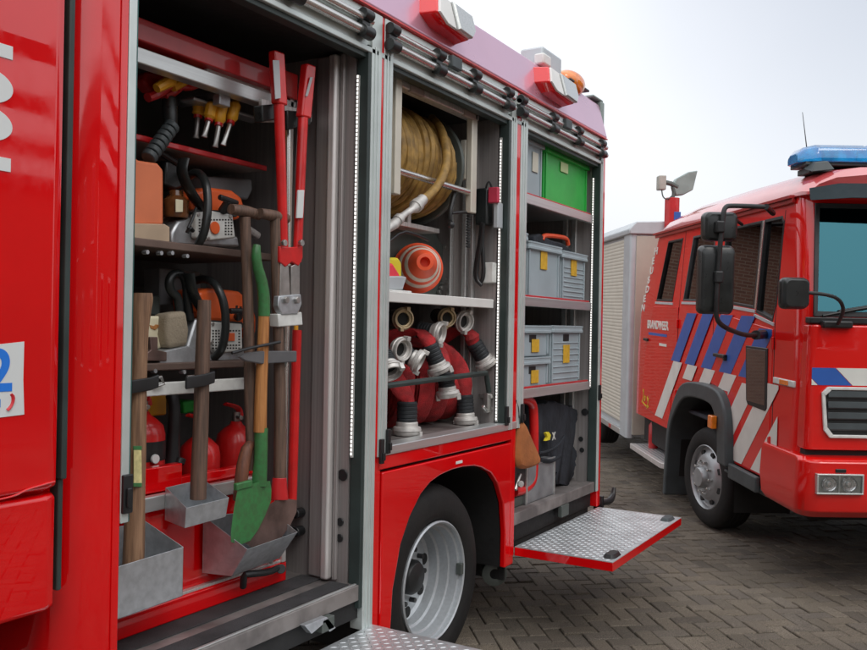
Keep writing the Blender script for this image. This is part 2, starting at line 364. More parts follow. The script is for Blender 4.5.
def engine_body():
    # cab: rear end of it with two pressed panels
    mb = MB()
    prof = [(-2.4, -2.6), (.045, -2.6), (.045, 1.52), (.03, 1.555), (0, 1.572), (-.1, 1.572), (-2.4, 1.572)]
    mb.prism([(x, y, 1.30) for x, y in prof], (0, 0, 2.05))
    mb.prism([(x-.004, y, 1.285) for x, y in prof[:]], (0, 0, -.325))
    mb.box((-2.3, -2.5, 1.28), (.0, 1.55, 1.31))
    mb.box((-2.35, -2.55, 3.35), (-.1, 1.5, 3.42))
    P(mb, 'cab', RED, .022, seg=4)
    mb = MB(); mb.tube([(.047, 1.36, 1.297), (.049, 1.42, 1.30), (.049, 1.45, 1.312), (.049, 1.50, 1.318), (.046, 1.54, 1.322)], .003, 8, 2); P(mb, 'crease_moulding', RED, 0)
    mb = MB(); mb.box((-.02, 1.574, 1.32), (.03, 1.592, 3.36)); mb.box((-.03, 1.578, 1.0), (.012, 1.594, 1.32)); P(mb, 'rubber_seal', SEAL, .004)
    # side windows of the cab further forward
    mb = MB(); mb.box((.03, -.1, 1.95), (.052, .95, 2.95)); mb.box((.03, -1.6, 1.95), (.052, -.25, 2.95)); P(mb, 'cab_window', GLASS, .01)
    mb = MB(); mb.lathe([(.3, -.12), (.48, -.11), (.5, -.06), (.5, .1), (.47, .16), (.3, .16)], (-.2, -1.2, .485), (1, 0, 0), 40)
    P(mb, 'front_wheel', RUB, .01)
    # shaped corner pillar ahead of the first locker
    mb = MB()
    arc = [(-.16+.16*math.cos(t), 1.755-.15*math.sin(t)) for t in [R(i*10) for i in range(0, 10)]]
    poly = [(0, 1.798)] + arc + [(-.3, 1.605), (-.3, 1.798)]
    mb.prism([(x, y, .5) for x, y in poly], (0, 0, 2.655)); P(mb, 'corner_pillar', RED, 0)
    mb = MB(); mb.box((.0, 1.772, .5), (.006, 1.797, 3.155)); P(mb, 'pillar_flange', RED, .002)
    # roof and fascia
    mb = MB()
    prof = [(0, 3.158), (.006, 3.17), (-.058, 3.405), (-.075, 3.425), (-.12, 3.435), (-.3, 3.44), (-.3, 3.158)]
    mb.prism([(x, 1.6, z) for x, z in prof], (0, 4.435, 0)); P(mb, 'roof_fascia', mat('sky_reflection_fascia', (.72, .44, .565), .3, .65, coat=.5, var=.05, vs=1.2, cior=1.7), .004)  # pale sky reflection on the red fascia is put into its base colour
    mb = MB(); mb.box((-.02, 1.6, 3.148), (.014, 6.03, 3.157)); P(mb, 'drip_rail', REDT, .002)
    mb = MB(); mb.box((-2.4, 1.6, 3.17), (-.31, 6.03, 3.43)); mb.box((-2.4, 1.6, .6), (-2.36, 6.03, 3.16)); mb.box((-2.38, 1.598, .6), (-.305, 1.62, 3.16)); mb.box((-2.4, 6.0, .62), (-.02, 6.034, 3.15)); P(mb, 'body_shell', RED, .004)
    mb = MB(); mb.box((-.06, 5.975, .5), (0, 6.03, 3.147)); P(mb, 'rear_corner', RED, .008)
    # chassis
    mb = MB(); mb.box((-1.75, -2.5, .45), (-.95, 6.0, .8)); mb.box((-2.3, -2.4, .8), (-.3, 1.5, .98)); P(mb, 'chassis', DARK, .01)
    mb = MB(); mb.cyl((-.62, 4.62, .37), (-.62, 5.6, .37), .13, n=28); mb.box((-.3, 4.7, .46), (-.06, 5.95, .6)); P(mb, 'air_tank', DARK, .004)
    mb = MB(); mb.lathe([(.03, -.03), (.07, -.03), (.075, 0), (.075, .05), (.05, .06), (.03, .06)], (-.14, 4.62, .33), (.6, -.8, 0), 20); P(mb, 'air_coupling', PLATE, .002)
    # tow hook behind
    mb = MB(); h = [(-.02, 6.03, .52), (.0, 6.12, .51), (.0, 6.24, .50), (.0, 6.31, .53), (.0, 6.33, .59)]
    mb.tube(h, [.022, .022, .026, .022, .014], 10, 1); mb.box((-.05, 6.03, .47), (.02, 6.06, .57)); P(mb, 'tow_hook', BLK, .003)
    # skirt with wheel arch
    arch = [(3.323, .386), (3.335, .56), (3.395, .76), (3.47, .875), (3.564, .965), (3.65, 1.01), (3.741, 1.032), (3.86, 1.044), (3.976, 1.044), (4.10, 1.034), (4.189, 1.014), (4.30, .97), (4.385, .90), (4.459, .779), (4.49, .6), (4.49, .40)]
    poly = [(3.235, .386)] + arch + [(4.600, .40), (4.600, 1.112), (3.235, 1.115)]
    mb = MB(); mb.prism([(0, y, z) for y, z in poly], (-.035, 0, 0)); P(mb, 'wheel_skirt', RED, .008, seg=3)
    mb = MB(); mb.box((-.03, 3.20, 1.128), (0, 4.603, 1.19)); mb.box((-.04, 3.172, .386), (-.004, 3.222, 1.19)); P(mb, 'skirt_frame', RED, .005)
    mb = MB(); mb.box((-.001, 3.90, 1.068), (.003, 3.965, 1.082)); P(mb, 'marker_plate', WHITE, .001)
    mb = MB(); inner = [V((-.035, y, z)) for y, z in arch]
    mb.loft([inner, [p+V((-.7, 0, 0)) for p in inner]], closed=False); mb.box((-.76, 3.2, .3), (-.74, 4.6, 1.19)); mb.box((-.7, 3.20, .3), (-.05, 3.222, 1.0)); mb.box((-.7, 4.58, .3), (-.05, 4.598, 1.0)); mb.box((-.75, 3.2, 1.11), (-.04, 4.6, 1.18)); P(mb, 'wheel_well', DARK, 0)
engine_body()

def engine_wheel():
    c = V((-.045, 3.79, .485))
    w = bpy.data.objects.new('wheel', None); COL.objects.link(w); w.parent = T1; w.matrix_local = Matrix.Identity(4); XF[w.name] = XF['fire_engine']
    mb = MB(); mb.lathe([(.300, -.02), (.318, .0), (.36, .012), (.42, .008), (.452, -.012), (.475, -.04), (.486, -.075), (.486, -.25), (.47, -.28), (.30, -.29)], c, (1, 0, 0), 72, close=True)
    P(mb, 'tyre', RUB, .004, parent=w)
    mb = MB()
    mb.lathe([(.302, -.012), (.304, .0), (.296, .006), (.288, 0), (.286, -.022), (.272, -.026), (.269, -.072), (.259, -.078), (.256, -.128), (.244, -.136), (.240, -.185), (.225, -.198), (.18, -.196), (.165, -.178), (.10, -.173), (.0, -.173), (0, -.21), (.26, -.23), (.302, -.20)], c, (1, 0, 0), 72)
    P(mb, 'rim', mat('silver_rim', (.46, .49, .51), .38, .4, var=.05, vs=60), 0, parent=w)
    mb = MB()
    for i in range(8):
        a = 2*math.pi*i/8+.2; p = c+V((-.196, .205*math.cos(a), .205*math.sin(a))); P(MB().cyl(p, p+V((.006, 0, 0)), .03, n=16), 'vent_hole', DARK, 0, parent=w)
    mb = MB(); mb.lathe([(.09, -.175), (.088, -.13), (.075, -.11), (.05, -.105), (.0, -.10)], c, (1, 0, 0), 28)
    for i in range(10):
        a = 2*math.pi*i/10; p = c+V((-.178, .138*math.cos(a), .138*math.sin(a))); mb.cyl(p, p+V((.035, 0, 0)), .014, n=6)
    P(mb, 'hub', BLK, .002, parent=w)
    mb = MB(); mb.box(c+V((-.03, .262, -.03)), c+V((.002, .292, .03))); P(mb, 'balance_weight', PLATE, .003, parent=w)
engine_wheel()

OP = [(1.835, 3.060), (3.252, 4.440), (4.690, 5.925)]
def engine_lockers():
    top = 2.97
    # guides either side of each opening
    mb = MB(); mb.box((-.05, 1.799, 1.15), (.008, 1.829, top+.02)); P(mb, 'shutter_guide', GUIDE, .003)
    mb = MB(); mb.box((-.05, 1.829, 1.15), (.004, 1.836, top+.02)); P(mb, 'guide_seal', mat('teal_seal', (.03, .12, .11), .4, var=.1), .002)
    mb = MB(); mb.box((.0, 1.80, 1.18), (.02, 1.836, 1.30)); mb.box((.02, 1.808, 1.2), (.03, 1.825, 1.26)); P(mb, 'guide_stop', BLK, .004)
    for y0, y1, z0 in ((3.088, 3.163, .45), (3.184, 3.252, 1.19), (4.475, 4.545, 1.19), (4.600, 4.690, 1.19), (5.928, 5.972, .62)):
        mb = MB(); mb.box((-.06, y0, z0), (.006, y1, top+.17)); w = (y1-y0)
        mb.box((.006, y0+w*.28, z0), (.010, y0+w*.42, top+.02)); mb.box((.006, y0+w*.62, z0), (.009, y0+w*.94, top+.02))
        P(mb, 'shutter_guide', GUIDE, .002)
    for y0, z0 in ((3.163, 1.19), (4.546, .45)):
        mb = MB(); mb.box((-.04, y0, z0), (.002, y0+(.02 if y0 < 4 else .053), top+.17)); P(mb, 'pillar_strip', RED, .002)
    for y0, z0 in ((3.064, .55), (4.444, 1.19), (5.912, .62)): P(MB().box((-.055, y0, z0), (.004, y0+.022, top+.02)), 'guide_brush', SEAL, .002)
    # small black stops at feet of guides
    for y, z in ((3.25, 1.20), (4.452, 1.22), (3.20, 1.16), (5.945, 1.27), (4.66, 1.22)):
        mb = MB(); mb.box((.008, y-.012, z), (.024, y+.012, z+.11)); mb.box((.024, y-.008, z+.015), (.034, y+.008, z+.05)); P(mb, 'guide_stop', BLK, .003)
    # header profile and awning tubes with clips
    mb = MB(); mb.box((-.07, 1.835, top), (-.006, 5.975, 3.147)); mb.box((-.07, 1.835, top-.012), (.006, 5.975, top+.012)); P(mb, 'header', GUIDE, .003)
    mb = MB(); mb.box((-.06, 1.835, top-.035), (-.01, 5.97, top-.012)); P(mb, 'header_seal', SEAL, .002)
    for y0, y1 in ((1.80, 3.06), (3.19, 4.46), (4.53, 5.98)):
        for z, r in ((3.082, .017), (3.028, .020)):
            mb = MB(); mb.cyl((.020, y0, z), (.020, y1, z), r, n=20); P(mb, 'awning_tube', TUBE, 0)
    for y in (1.98, 2.55, 3.01, 3.215, 3.62, 3.99, 4.38, 4.56, 5.02, 5.44, 5.88):
        mb = MB(); mb.box((.0, y-.028, 3.005), (.03, y+.028, 3.115)); mb.cyl((.028, y-.03, 3.095), (.028, y+.03, 3.095), .027, n=16); mb.cyl((.03, y-.033, 3.022), (.03, y+.033, 3.022), .029, n=16); P(mb, 'tube_clip', BLKG, .003)
    for y in (3.76, 5.22):
        mb = MB(); mb.box((.02, y-.05, 3.06), (.05, y+.05, 3.12)); P(mb, 'latch_box', GREYP, .006)
    # LED strips
    for y, z0, z1 in ((3.052, 1.20, 2.86), (4.434, 1.24, 2.86), (5.905, 1.36, 2.86)):
        mb = MB(); mb.box((-.05, y, z0), (-.038, y+.010, z1)); s = P(mb, 'led_strip', LEDB, 0)
        mb = MB(); z = z0+.01
        while z < z1-.01:
            mb.box((-.047, y-.003, z), (-.040, y, z+.011)); z += .018
        P(mb, 'light_dots', LED, 0, parent=s)
    # linings
    def lining(y0, y1, zf, xb, floor_m):
        mb = MB(); mb.box((xb, y0, zf), (xb+.015, y1, top)); P(mb, 'locker_back', mat('shaded_lining', (.10, .095, .09), .6, .3, var=.25, vs=5), 0)  # back lining coloured darker to carry the shade deep in the locker
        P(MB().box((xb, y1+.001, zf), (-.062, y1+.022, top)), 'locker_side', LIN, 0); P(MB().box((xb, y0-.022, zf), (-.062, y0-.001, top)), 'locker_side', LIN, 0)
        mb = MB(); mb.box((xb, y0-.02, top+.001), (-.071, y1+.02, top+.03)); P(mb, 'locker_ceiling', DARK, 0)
        mb = MB(); mb.box((xb, y0-.02, zf-.05), (-.018, y1+.02, zf)); P(mb, 'locker_floor', floor_m, .004)
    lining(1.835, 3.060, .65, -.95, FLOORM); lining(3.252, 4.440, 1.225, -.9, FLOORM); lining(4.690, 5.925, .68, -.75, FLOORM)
    mb = MB(); mb.box((-.2, 1.8, .5), (-.02, 3.09, .6)); P(mb, 'sill_support', DARK, .004)
    mb = MB(); mb.box((-.022, 1.80, .585), (.0, 3.10, .652)); P(mb, 'floor_edge', FLOORM, .003)
    mb = MB(); mb.box((-.02, 1.84, .652), (-.008, 3.06, .657)); P(mb, 'floor_edge_strip', RAIL, .001)
    for x0, x1 in ((-.30, -.19), (-.125, -.035)):
        mb = MB(); mb.box((x0, 1.84, .65), (x1, 3.04, .655)); P(mb, 'anti_slip_strip', GRIP, .001)
    mb = MB(); mb.box((-.09, 3.222, 1.190), (.008, 4.60, 1.232)); P(mb, 'locker_sill', RAIL, .004)
    mb = MB(); mb.box((-.06, 4.60, .62), (.0, 5.97, .69)); P(mb, 'locker_sill', FLOORM, .004); P(MB().box((-.2, 4.6, .50), (-.05, 5.97, .62)), 'sill_beam', DARK, .004)
    P(MB().box((-.02, 5.3, .545), (.01, 5.42, .62)), 'step_bracket', PLATE, .004); P(MB().box((-.05, 2.78, .53), (.03, 2.86, .585)), 'step_bracket', PLATE, .004)
    # columns on the right side walls
    for y, x0, x1, z0 in ((3.06, -.26, -.11, .66), ):
        P(MB().box((x0, y-.022, z0), (x0+.075, y, 2.96)), 'column_plate', LIN, .006); P(MB().box((x0+.08, y-.045, z0), (x0+.125, y, 2.96)), 'guide_column', ALU, .012, seg=3); P(MB().box((x0+.13, y-.02, z0), (x1, y, 2.96)), 'column_plate', LIN, .004)
    for y, x0, x1, z0, z1 in ((4.44, -.275, -.245, 1.23, 2.8), (4.44, -.36, -.345, 1.95, 2.8), (5.925, -.27, -.23, .7, 2.9), (5.925, -.20, -.165, .7, 2.9), (4.44, -.22, -.2, 1.3, 2.9)):
        mb = MB(); mb.box((x0, y-.03, z0), (x1, y, z1)); P(mb, 'guide_column', RAIL, .004)
    for p in ((343, 475), (340.5, 522), (340, 538)):
        q = WY(*p, 3.058); mb = MB(); mb.cyl(q, q+V((0, -.006, 0)), .026 if p[1] < 500 else .018, n=20); P(mb, 'rubber_plug', BLK, .002)
    for p, r in (((585, 412), .026), ((581, 439), .018), ((582, 450), .018)):
        q = WY(*p, 5.923); mb = MB(); mb.cyl(q, q+V((0, -.006, 0)), r, n=20); P(mb, 'rubber_plug', BLK, .002)
    for p in ((302, 512), (302, 530)):
        q = WY(*p, 3.056); mb = MB(); mb.cyl(q, q+V((0, -.05, 0)), .022, n=16); P(mb, 'rubber_knob', BLK, .004)
engine_lockers()

def tread(name, x0, x1, y0, y1, z, lamp=True):
    t = bpy.data.objects.new(name, None); COL.objects.link(t); t.parent = T1; XF[t.name] = XF['fire_engine']
    mb = MB(); mb.box((x0, y0, z-.052), (x1, y0+.012, z-.003)); mb.box((x0, y1-.012, z-.052), (x1, y1, z-.003)); mb.box((x1-.012, y0+.012, z-.052), (x1, y1-.012, z-.003)); P(mb, 'edge_frame', RED, .002, parent=t)
    mb = MB(); mb.box((x0, y0, z-.004), (x1, y1, z))
    i = 0; p = .031
    nx, ny = int((x1-x0-.03)/p), int((y1-y0-.03)/p)
    for i in range(nx):
        for j in range(ny):
            c = V((x0+.03+i*p, y0+.03+j*p, z)); a = R(45 if (i+j) % 2 else -45)
            d = V((math.cos(a), math.sin(a), 0))*.0145; n = V((-math.sin(a), math.cos(a), 0))*.0042; h = V((0, 0, .0020))
            A, B, C_, D = [mb._v(q) for q in (c+d, c+n, c-d, c-n)]; E1 = mb._v(c+d*.45+h); F1 = mb._v(c-d*.45+h)
            mb._f([A, B, E1]); mb._f([B, C_, F1]); mb._f([B, F1, E1]); mb._f([C_, D, F1]); mb._f([D, A, E1]); mb._f([D, E1, F1])
    P(mb, 'tread_plate', TREAD, 0, parent=t)
    if lamp:
        for (cx, cy, m) in ((x1-.05, y0+.13, BLK), (x1-.06, y1-.12, GREYP)):
            mb = MB(); mb.loft([[V((cx+a*.038, cy+b*.075, z+.001)) for a, b in ((-1,-.6), (-.6,-1), (.6,-1), (1,-.6), (1,.6), (.6,1), (-.6,1), (-1,.6))], [V((cx+a*.026, cy+b*.06, z+.02)) for a, b in ((-1,-.6), (-.6,-1), (.6,-1), (1,-.6), (1,.6), (.6,1), (-.6,1), (-1,.6))]]); P(mb, 'step_lamp', m, .003, parent=t)
    return t
tread('fold_down_step', .004, .60, 4.605, 5.985, .500)
tread('fold_down_step', .004, .56, 1.86, 3.165, .455, False)
# hinge bracket at step
mb = MB(); mb.px([(305, 626), (327, 617), (336, 628), (330, 632), (325, 623), (312, 634)], .03, .03); P(mb, 'step_hinge', GALV, .002)

def engine_lights():
    for i, (y0, y1, za, zb) in enumerate(((3.50, 3.90, 3.22, 3.36), (4.82, 5.30, 3.225, 3.365))):
        s = lambda z: -.058*(z-3.17)/.235
        c = bpy.data.objects.new('scene_light', None); COL.objects.link(c); c.parent = T1; XF[c.name] = XF['fire_engine']
        z0, z1 = 3.215, 3.375
        L_ = y1-y0
        base = [V((s(z), y, z)) for y, z in ((y0, z0+.055), (y0+.07, z0+.005), (y1-.07, z0-.01), (y1, z0+.05), (y1, z1-.01), (y0+.05, z1+.01))]
        out = [V((s(p.z)+.10, p.y*.85+(y0+y1)/2*.15, p.z*.9+(z0+z1)/2*.1)) for p in base]
        face = [o.copy() for o in out]
        mb = MB(); mb.loft([[p+V((-.02, 0, 0)) for p in base], [b_.lerp(o, .92) for b_, o in zip(base, out)]]); P(mb, 'lamp_housing', RED, .008, parent=c)
        cc = sum(face, V())/6; face = [cc+(p-cc)*.97 for p in face]; yc = y0+L_*.43
        def cut(pts, lo, hi):
            q = []
            for i in range(len(pts)):
                A, B = pts[i], pts[(i+1) % len(pts)]
                ina, inb = lo <= A.y <= hi, lo <= B.y <= hi
                if ina: q.append(A)
                if ina != inb:
                    lim = lo if (A.y < lo or B.y < lo) else hi
                    q.append(A.lerp(B, (lim-A.y)/(B.y-A.y)))
            return q
        for nm, lo, hi, m_, h in (('white_reflector', y0-1, yc, WHITE, .006), ('lamp_lens', yc+.004, y1+1, LENSW, .022)):
            f_ = cut(face, lo, hi); fc = sum(f_, V())/len(f_)
            mb = MB(); mb.loft([[p+V((-.012, 0, 0)) for p in f_], [p+V((h*.6, 0, 0)) for p in f_], [fc+(p-fc)*.9+V((h, 0, 0)) for p in f_]]); P(mb, nm, m_, .002, parent=c)
    # beacon and roof gear at the rear
    mb = MB(); mb.sphere((-.10, 5.56, 3.455), .1, 10, (1, 1.75, .85)); P(mb, 'amber_beacon', LENSO, 0)
    mb = MB(); mb.box((-.2, 5.40, 3.43), (-.02, 5.74, 3.445)); P(mb, 'beacon_base', BLK, .004)
    mb = MB(); mb.box((-.22, 5.03, 3.43), (-.06, 5.34, 3.56)); P(mb, 'roof_junction_box', LGREY, .015)
    mb = MB(); mb.box((-.10, 4.98, 3.43), (-.03, 5.10, 3.50)); P(mb, 'roof_camera', WHITE, .012)
    mb = MB(); mb.tube([(-.14, 5.34, 3.53), (-.14, 5.42, 3.55), (-.14, 5.48, 3.47)], .008, 8, 2); P(mb, 'beacon_cable', BLK, 0)
    mb = MB(); mb.box((-.14, 6.036, 3.16), (-.04, 6.10, 3.44)); mb.box((-.15, 5.9, 3.441), (-.05, 6.10, 3.46)); P(mb, 'rear_lamp_block', GRGREEN, .012)
engine_lights()

# lettering and sticker on the cab
M = Matrix(((0, 0, 1, .0475), (0, 1, 0, 0), (-1, 0, 0, 0), (0, 0, 0, 1)))
def on_side(y, z, x): return Matrix(((0, 0, 1, x), (1, 0, 0, y), (0, 1, 0, z), (0, 0, 0, 1)))
def on_side_rot(y, z, x): return Matrix(((0, 0, 1, x), (0, -1, 0, y), (1, 0, 0, z), (0, 0, 0, 1)))
text('1001', .30, on_side_rot(1.379, 2.13, .0458), 'cab_lettering', FACE, T1, bold=.012, font_scale=(.66, 1))
def sticker():
    mb = MB()
    pts = [(-52, 350), (24, 341.5), (23, 380), (24, 414.5), (-52, 424)]
    mb.prism([W(a, b, .0462) for a, b in pts], (.0012, 0, 0)); s = P(mb, 'emergency_number_sticker', FACE, 0)
    text('112', .155, on_side(1.175, 1.585, .0482), 'number_print', SBLUE, s, th=.0003, bold=.004)
    mb = MB(); a, b = W(-45, 357, .0482), W(5, 355.5, .0482); mb.prism([a, b, b+V((0, 0, -.004)), a+V((0, 0, -.004))], (.0004, 0, 0)); a, b = W(-30, 388, .0482), W(5, 386, .0482); mb.prism([a, b, b+V((0, 0, -.014)), a+V((0, 0, -.014))], (.0004, 0, 0)); P(mb, 'rule_print', SBLUE, 0, parent=s)
    mb = MB()
    for k in range(3): mb.box((.0482, 1.30+k*.027, 1.540), (.0486, 1.32+k*.027, 1.562))
    P(mb, 'blue_print', SBLUE, 0, parent=s)
    mb = MB(); mb.tube([W(11, 394, .0485), W(13, 397, .0485), W(12.5, 403, .0485), W(9.5, 408, .0485), W(7, 410, .0485)], [(.004, .002), (.006, .002), (.0045, .002), (.005, .002), (.005, .002)], 10, 1); P(mb, 'handset_print', HIRED, 0, parent=s)
sticker()

# ---- first locker: slide-out tool board (parts of the engine)
TX = -.30
def yz(px, py, X): p = W(px, py, X); return p.y, p.z
def bar(name, m, y0, y1, z0, z1, x0, x1, bev=.004): mb = MB(); mb.box((x0, y0, z0), (x1, y1, z1)); return P(mb, name, m, bev)
bar('board_beam', REDM, 1.836, 2.90, 2.765, 2.845, -.36, -.28)
bar('board_beam', REDT, 2.80, 2.93, 2.75, 2.86, -.345, -.275)
bar('board_beam', RAIL, 1.836, 2.94, 2.688, 2.745, -.35, -.29)
bar('board_rail', WHITEC, 2.44, 2.90, 2.747, 2.80, -.34, -.32)
bar('board_post', ALU, 2.90, 2.925, .74, 2.80, -.33, -.29)
bar('board_post', RAIL, 2.865, 2.885, .80, 2.66, -.32, -.285)
bar('board_beam', WHITEC, 1.84, 2.66, 1.505, 1.552, -.30, -.275)
bar('board_beam', RAIL, 1.84, 2.72, 1.085, 1.14, -.32, -.285)
bar('board_panel', RED, 1.84, 2.84, .74, 1.085, -.36, -.325, .006)
bar('board_panel', RED, 1.90, 2.36, 1.14, 1.235, -.37, -.33, .004)
bar('board_panel', RED, 2.36, 2.84, 1.14, 1.18, -.38, -.34, .004)
bar('board_base', RED, 1.836, 2.935, .655, .738, -.37, -.295, .006)
bar('board_base_lip', ALU, 2.28, 2.93, .738, .75, -.40, -.30, .002)
bar('tray_shelf', BROWN, 1.84, 2.86, 2.045, 2.075, -.9, -.33)
bar('tray_shelf', BROWN, 1.84, 2.80, 1.592, 1.62, -.9, -.33)
bar('tray_shelf', LIN, 1.84, 2.92, 2.452, 2.47, -.9, -.45)
bar('tray_lip', REDM, 1.84, 2.92, 2.452, 2.475, -.45, -.435)
bar('tray_shelf', DARK, 1.84, 2.9, 1.0, 1.02, -.9, -.4)
bar('hanging_rail', GALV, 2.45, 2.86, 2.655, 2.668, -.48, -.40)
a, b = W(219, 96, -.36), W(180, 103, -.72); P(MB().prism([a+V((0, -.02, -.015)), a+V((0, .02, -.015)), a+V((0, .02, .015)), a+V((0, -.02, .015))], b-a), 'hanging_rail', GALV, .003)
bar('rail_bracket', GALV, 2.52, 2.58, 2.645, 2.69, -.37, -.33)
bar('tray_riser', PLATE, 1.84, 2.86, 1.9, 1.93, -.9, -.88)
bar('board_foot', RED, 2.84, 2.93, .72, 1.05, -.35, -.31, .004)
mb = MB()
for p in ((147, 252), (161, 253), (172, 253), (187, 256), (155, 371), (184, 372)):
    q = W(*p, -.33); P(MB().cyl(q+V((-.02, 0, 0)), q+V((.004, 0, 0)), .008, n=8), 'shelf_bolt', GALV, 0)
# galvanised holders
def bin_box(f, b, name):
    """f/b: front and back outlines top-left, top-right, bottom-right, bottom-left; thin sheet walls"""
    mb = MB(); f = [V(p) for p in f]; b = [V(p) for p in b]; t = .003
    def sheet(q, d): mb.prism(q, d)
    sheet(f, (-t, 0, 0)); sheet(b, (-t, 0, 0))
    sheet([f[0], f[3], b[3], b[0]], (0, t, 0)); sheet([f[1], f[2], b[2], b[1]], (0, -t, 0)); sheet([f[3], f[2], b[2], b[3]], (0, 0, t))
    return P(mb, name, GALV, .001)
bin_box([(-.13, 1.845, .972), (-.13, 2.185, .98), (-.13, 2.185, .806), (-.13, 1.845, .80)], [(-.30, 1.845, 1.055), (-.30, 2.16, 1.055), (-.30, 2.18, .81), (-.30, 1.845, .805)], 'tool_holder')
bin_box([(-.12, 2.185, 1.118), (-.12, 2.395, 1.122), (-.13, 2.39, 1.05), (-.13, 2.19, 1.045)], [(-.28, 2.235, 1.165), (-.28, 2.42, 1.17), (-.28, 2.42, 1.05), (-.28, 2.235, 1.045)], 'tool_holder')
bin_box([(-.07, 2.445, .925), (-.07, 2.735, .935), (-.2, 2.78, .80), (-.2, 2.50, .79)], [(-.30, 2.445, 1.02), (-.30, 2.83, .98), (-.30, 2.82, .80), (-.30, 2.445, .80)], 'shovel_scoop')
mb = MB(); mb.tube([W(243, 587, -.25), W(244, 574, -.22), W(252, 574, -.21), W(270, 572, -.21), W(280, 567, -.22), W(282, 570, -.27)], .014, 10, 1); mb.cyl(W(281, 569, -.22), W(281, 569, -.2), .02, n=14); P(mb, 'release_handle', BLK, .002)
mb = MB()
for p in ((268, 561), (275, 556)):
    q = W(*p, -.30); P(MB().cyl(q, q+V((.02, 0, 0)), .011, n=8), 'release_bolt', STEEL, 0)
# straps and clamps
for pts in ([(131, 387), (150, 384), (158, 381)], [(186, 383), (205, 380), (214, 377)]):
    mb = MB(); mb.strip([W(*p, -.165) for p in pts], .045, .012, (0, 0, 1)); P(mb, 'rubber_strap', BLK, .002)
for pts in ([(152, 379), (161, 377), (164, 384), (155, 387)], [(187, 377), (199, 376), (202, 384), (190, 386)]):
    mb = MB(); mb.tube([W(*p, -.26) for p in pts]+[W(*pts[0], -.26)], .006, 8); P(mb, 'strap_buckle', STEEL, 0)
mb = MB(); mb.px([(240, 357), (248, 353), (262, 351), (297, 351), (297, 362), (262, 364), (246, 361)], -.13, .02); P(mb, 'shaft_clamp', BRONZ, .004)
mb = MB(); mb.tube([W(232, 353, -.12), W(250, 348, -.12), W(280, 342, -.12)], .006, 8); P(mb, 'clamp_band', BLK, 0)
mb = MB(); mb.px([(278, 314), (302, 312), (303, 325), (279, 327)], -.14, .05); P(mb, 'cutter_pocket', WHITEC, .004)
for pts in ([(262, 105), (284, 103), (285, 118), (263, 122)], [(287, 110), (312, 112), (311, 125), (288, 130)]):
    mb = MB(); mb.px(pts, -.20, .05); P(mb, 'grip_clip', BLKG, .006)
mb = MB(); mb.px([(262, 98), (312, 112), (312, 122), (262, 122)], -.26, .02); P(mb, 'clip_plate', ALU, .003)

# ---- loose tools in the first locker
def handle_tool(name, label, cat, px, X, rad, m, extra=None, sm=1):
    t = tag_obj = None
    t = thing(name, label, cat, W(*px[0], X) if not isinstance(X, list) else W(*px[0], X[0]))
    Xs = X if isinstance(X, list) else [X]*len(px)
    mb = MB(); mb.tube([W(*p, x) for p, x in zip(px, Xs)], rad, 14, sm); P(mb, 'handle', m, 0, parent=t)
    return t
ax = handle_tool('axe', 'long pale wooden axe handle with flared knob standing in the leftmost metal holder', 'axe', [(133, 568), (134, 545), (135, 500), (137, 440), (138, 380), (140, 335), (141, 312), (142, 299), (142, 293)], -.20, [(.036, .03), (.036, .03), .033, .031, .029, .027, (.033, .03), (.037, .03), (.034, .028)], WOODA)
mb = MB(); mb.px([(134, 450), (141.5, 450), (142, 485), (134, 486)], -.166, .004); P(mb, 'paper_label', mat('yellowed_label', (.62, .55, .25), .6, var=.2, vs=40), .001, parent=ax)
mb = MB(); mb.px([(133.5, 446), (142, 446), (142, 450), (133.5, 450)], -.165, .003); mb.px([(133.5, 483), (142, 483), (142, 487), (133.5, 487)], -.165, .003); P(mb, 'label_border', GPAINT, .001, parent=ax)
handle_tool('sledgehammer', 'dark brown hammer handle standing in the small galvanised cup', 'hammer', [(198, 499), (199, 470), (201, 420), (202, 370), (204, 320), (204.5, 300)], -.20, [.03, .030, .028, .027, .026, .024], WOODB)
t = handle_tool('digging_fork', 'brown T-handled digging tool, the left of two T-handles', 'fork', [(251, 470), (252, 440), (250, 400), (249, 340), (247, 270), (245, 217)], -.20, [.024, .024, .023, .022, .021, .021], WOODB)
mb = MB(); mb.tube([W(231, 209, -.2), W(245, 211, -.2), W(259, 215, -.2)], [.02, .024, .02], 12, 1); P(mb, 't_grip', WOODB, 0, parent=t)
t = handle_tool('rusty_shovel', 'shovel with worn rust-brown blade and T-handle in the big scoop holder', 'shovel', [(280, 482), (280, 440), (280, 380), (277, 300), (275, 217)], -.17, [.027, .025, .023, .021, .021], WOODB)
mb = MB(); mb.tube([W(260, 213, -.17), W(275, 216, -.17), W(287, 219, -.17)], [.02, .024, .02], 12, 1); P(mb, 't_grip', WOODB, 0, parent=t)
mb = MB(); mb.tube([W(279.5, 478, -.165), W(279, 500, -.16)], [(.029, .027), (.038, .018)], 12); P(mb, 'socket', REDM, .002, parent=t)
def blade(pxs, X, curve, name, m, parent):
    pts = [W(a, b, X) for a, b in pxs]; c = sum(pts, V())/len(pts)
    mb = MB(); n = 6; rings = []
    for k in range(n+1):
        f = k/n; rings.append([c+(p-c)*(1-f) + V((-curve*(1-(1-f)**2), 0, 0)) for p in pts])
    mb.loft(rings); ob = P(mb, name, m, 0, parent=parent)
    so = ob.modifiers.new('thick', 'SOLIDIFY'); so.thickness = .004
blade([(245, 543), (246, 531), (256, 515), (266, 506), (276, 500.5), (288, 499), (297, 500), (296.5, 512), (290, 526), (276, 545), (258, 552)], -.15, .028, 'blade', RUST, t)
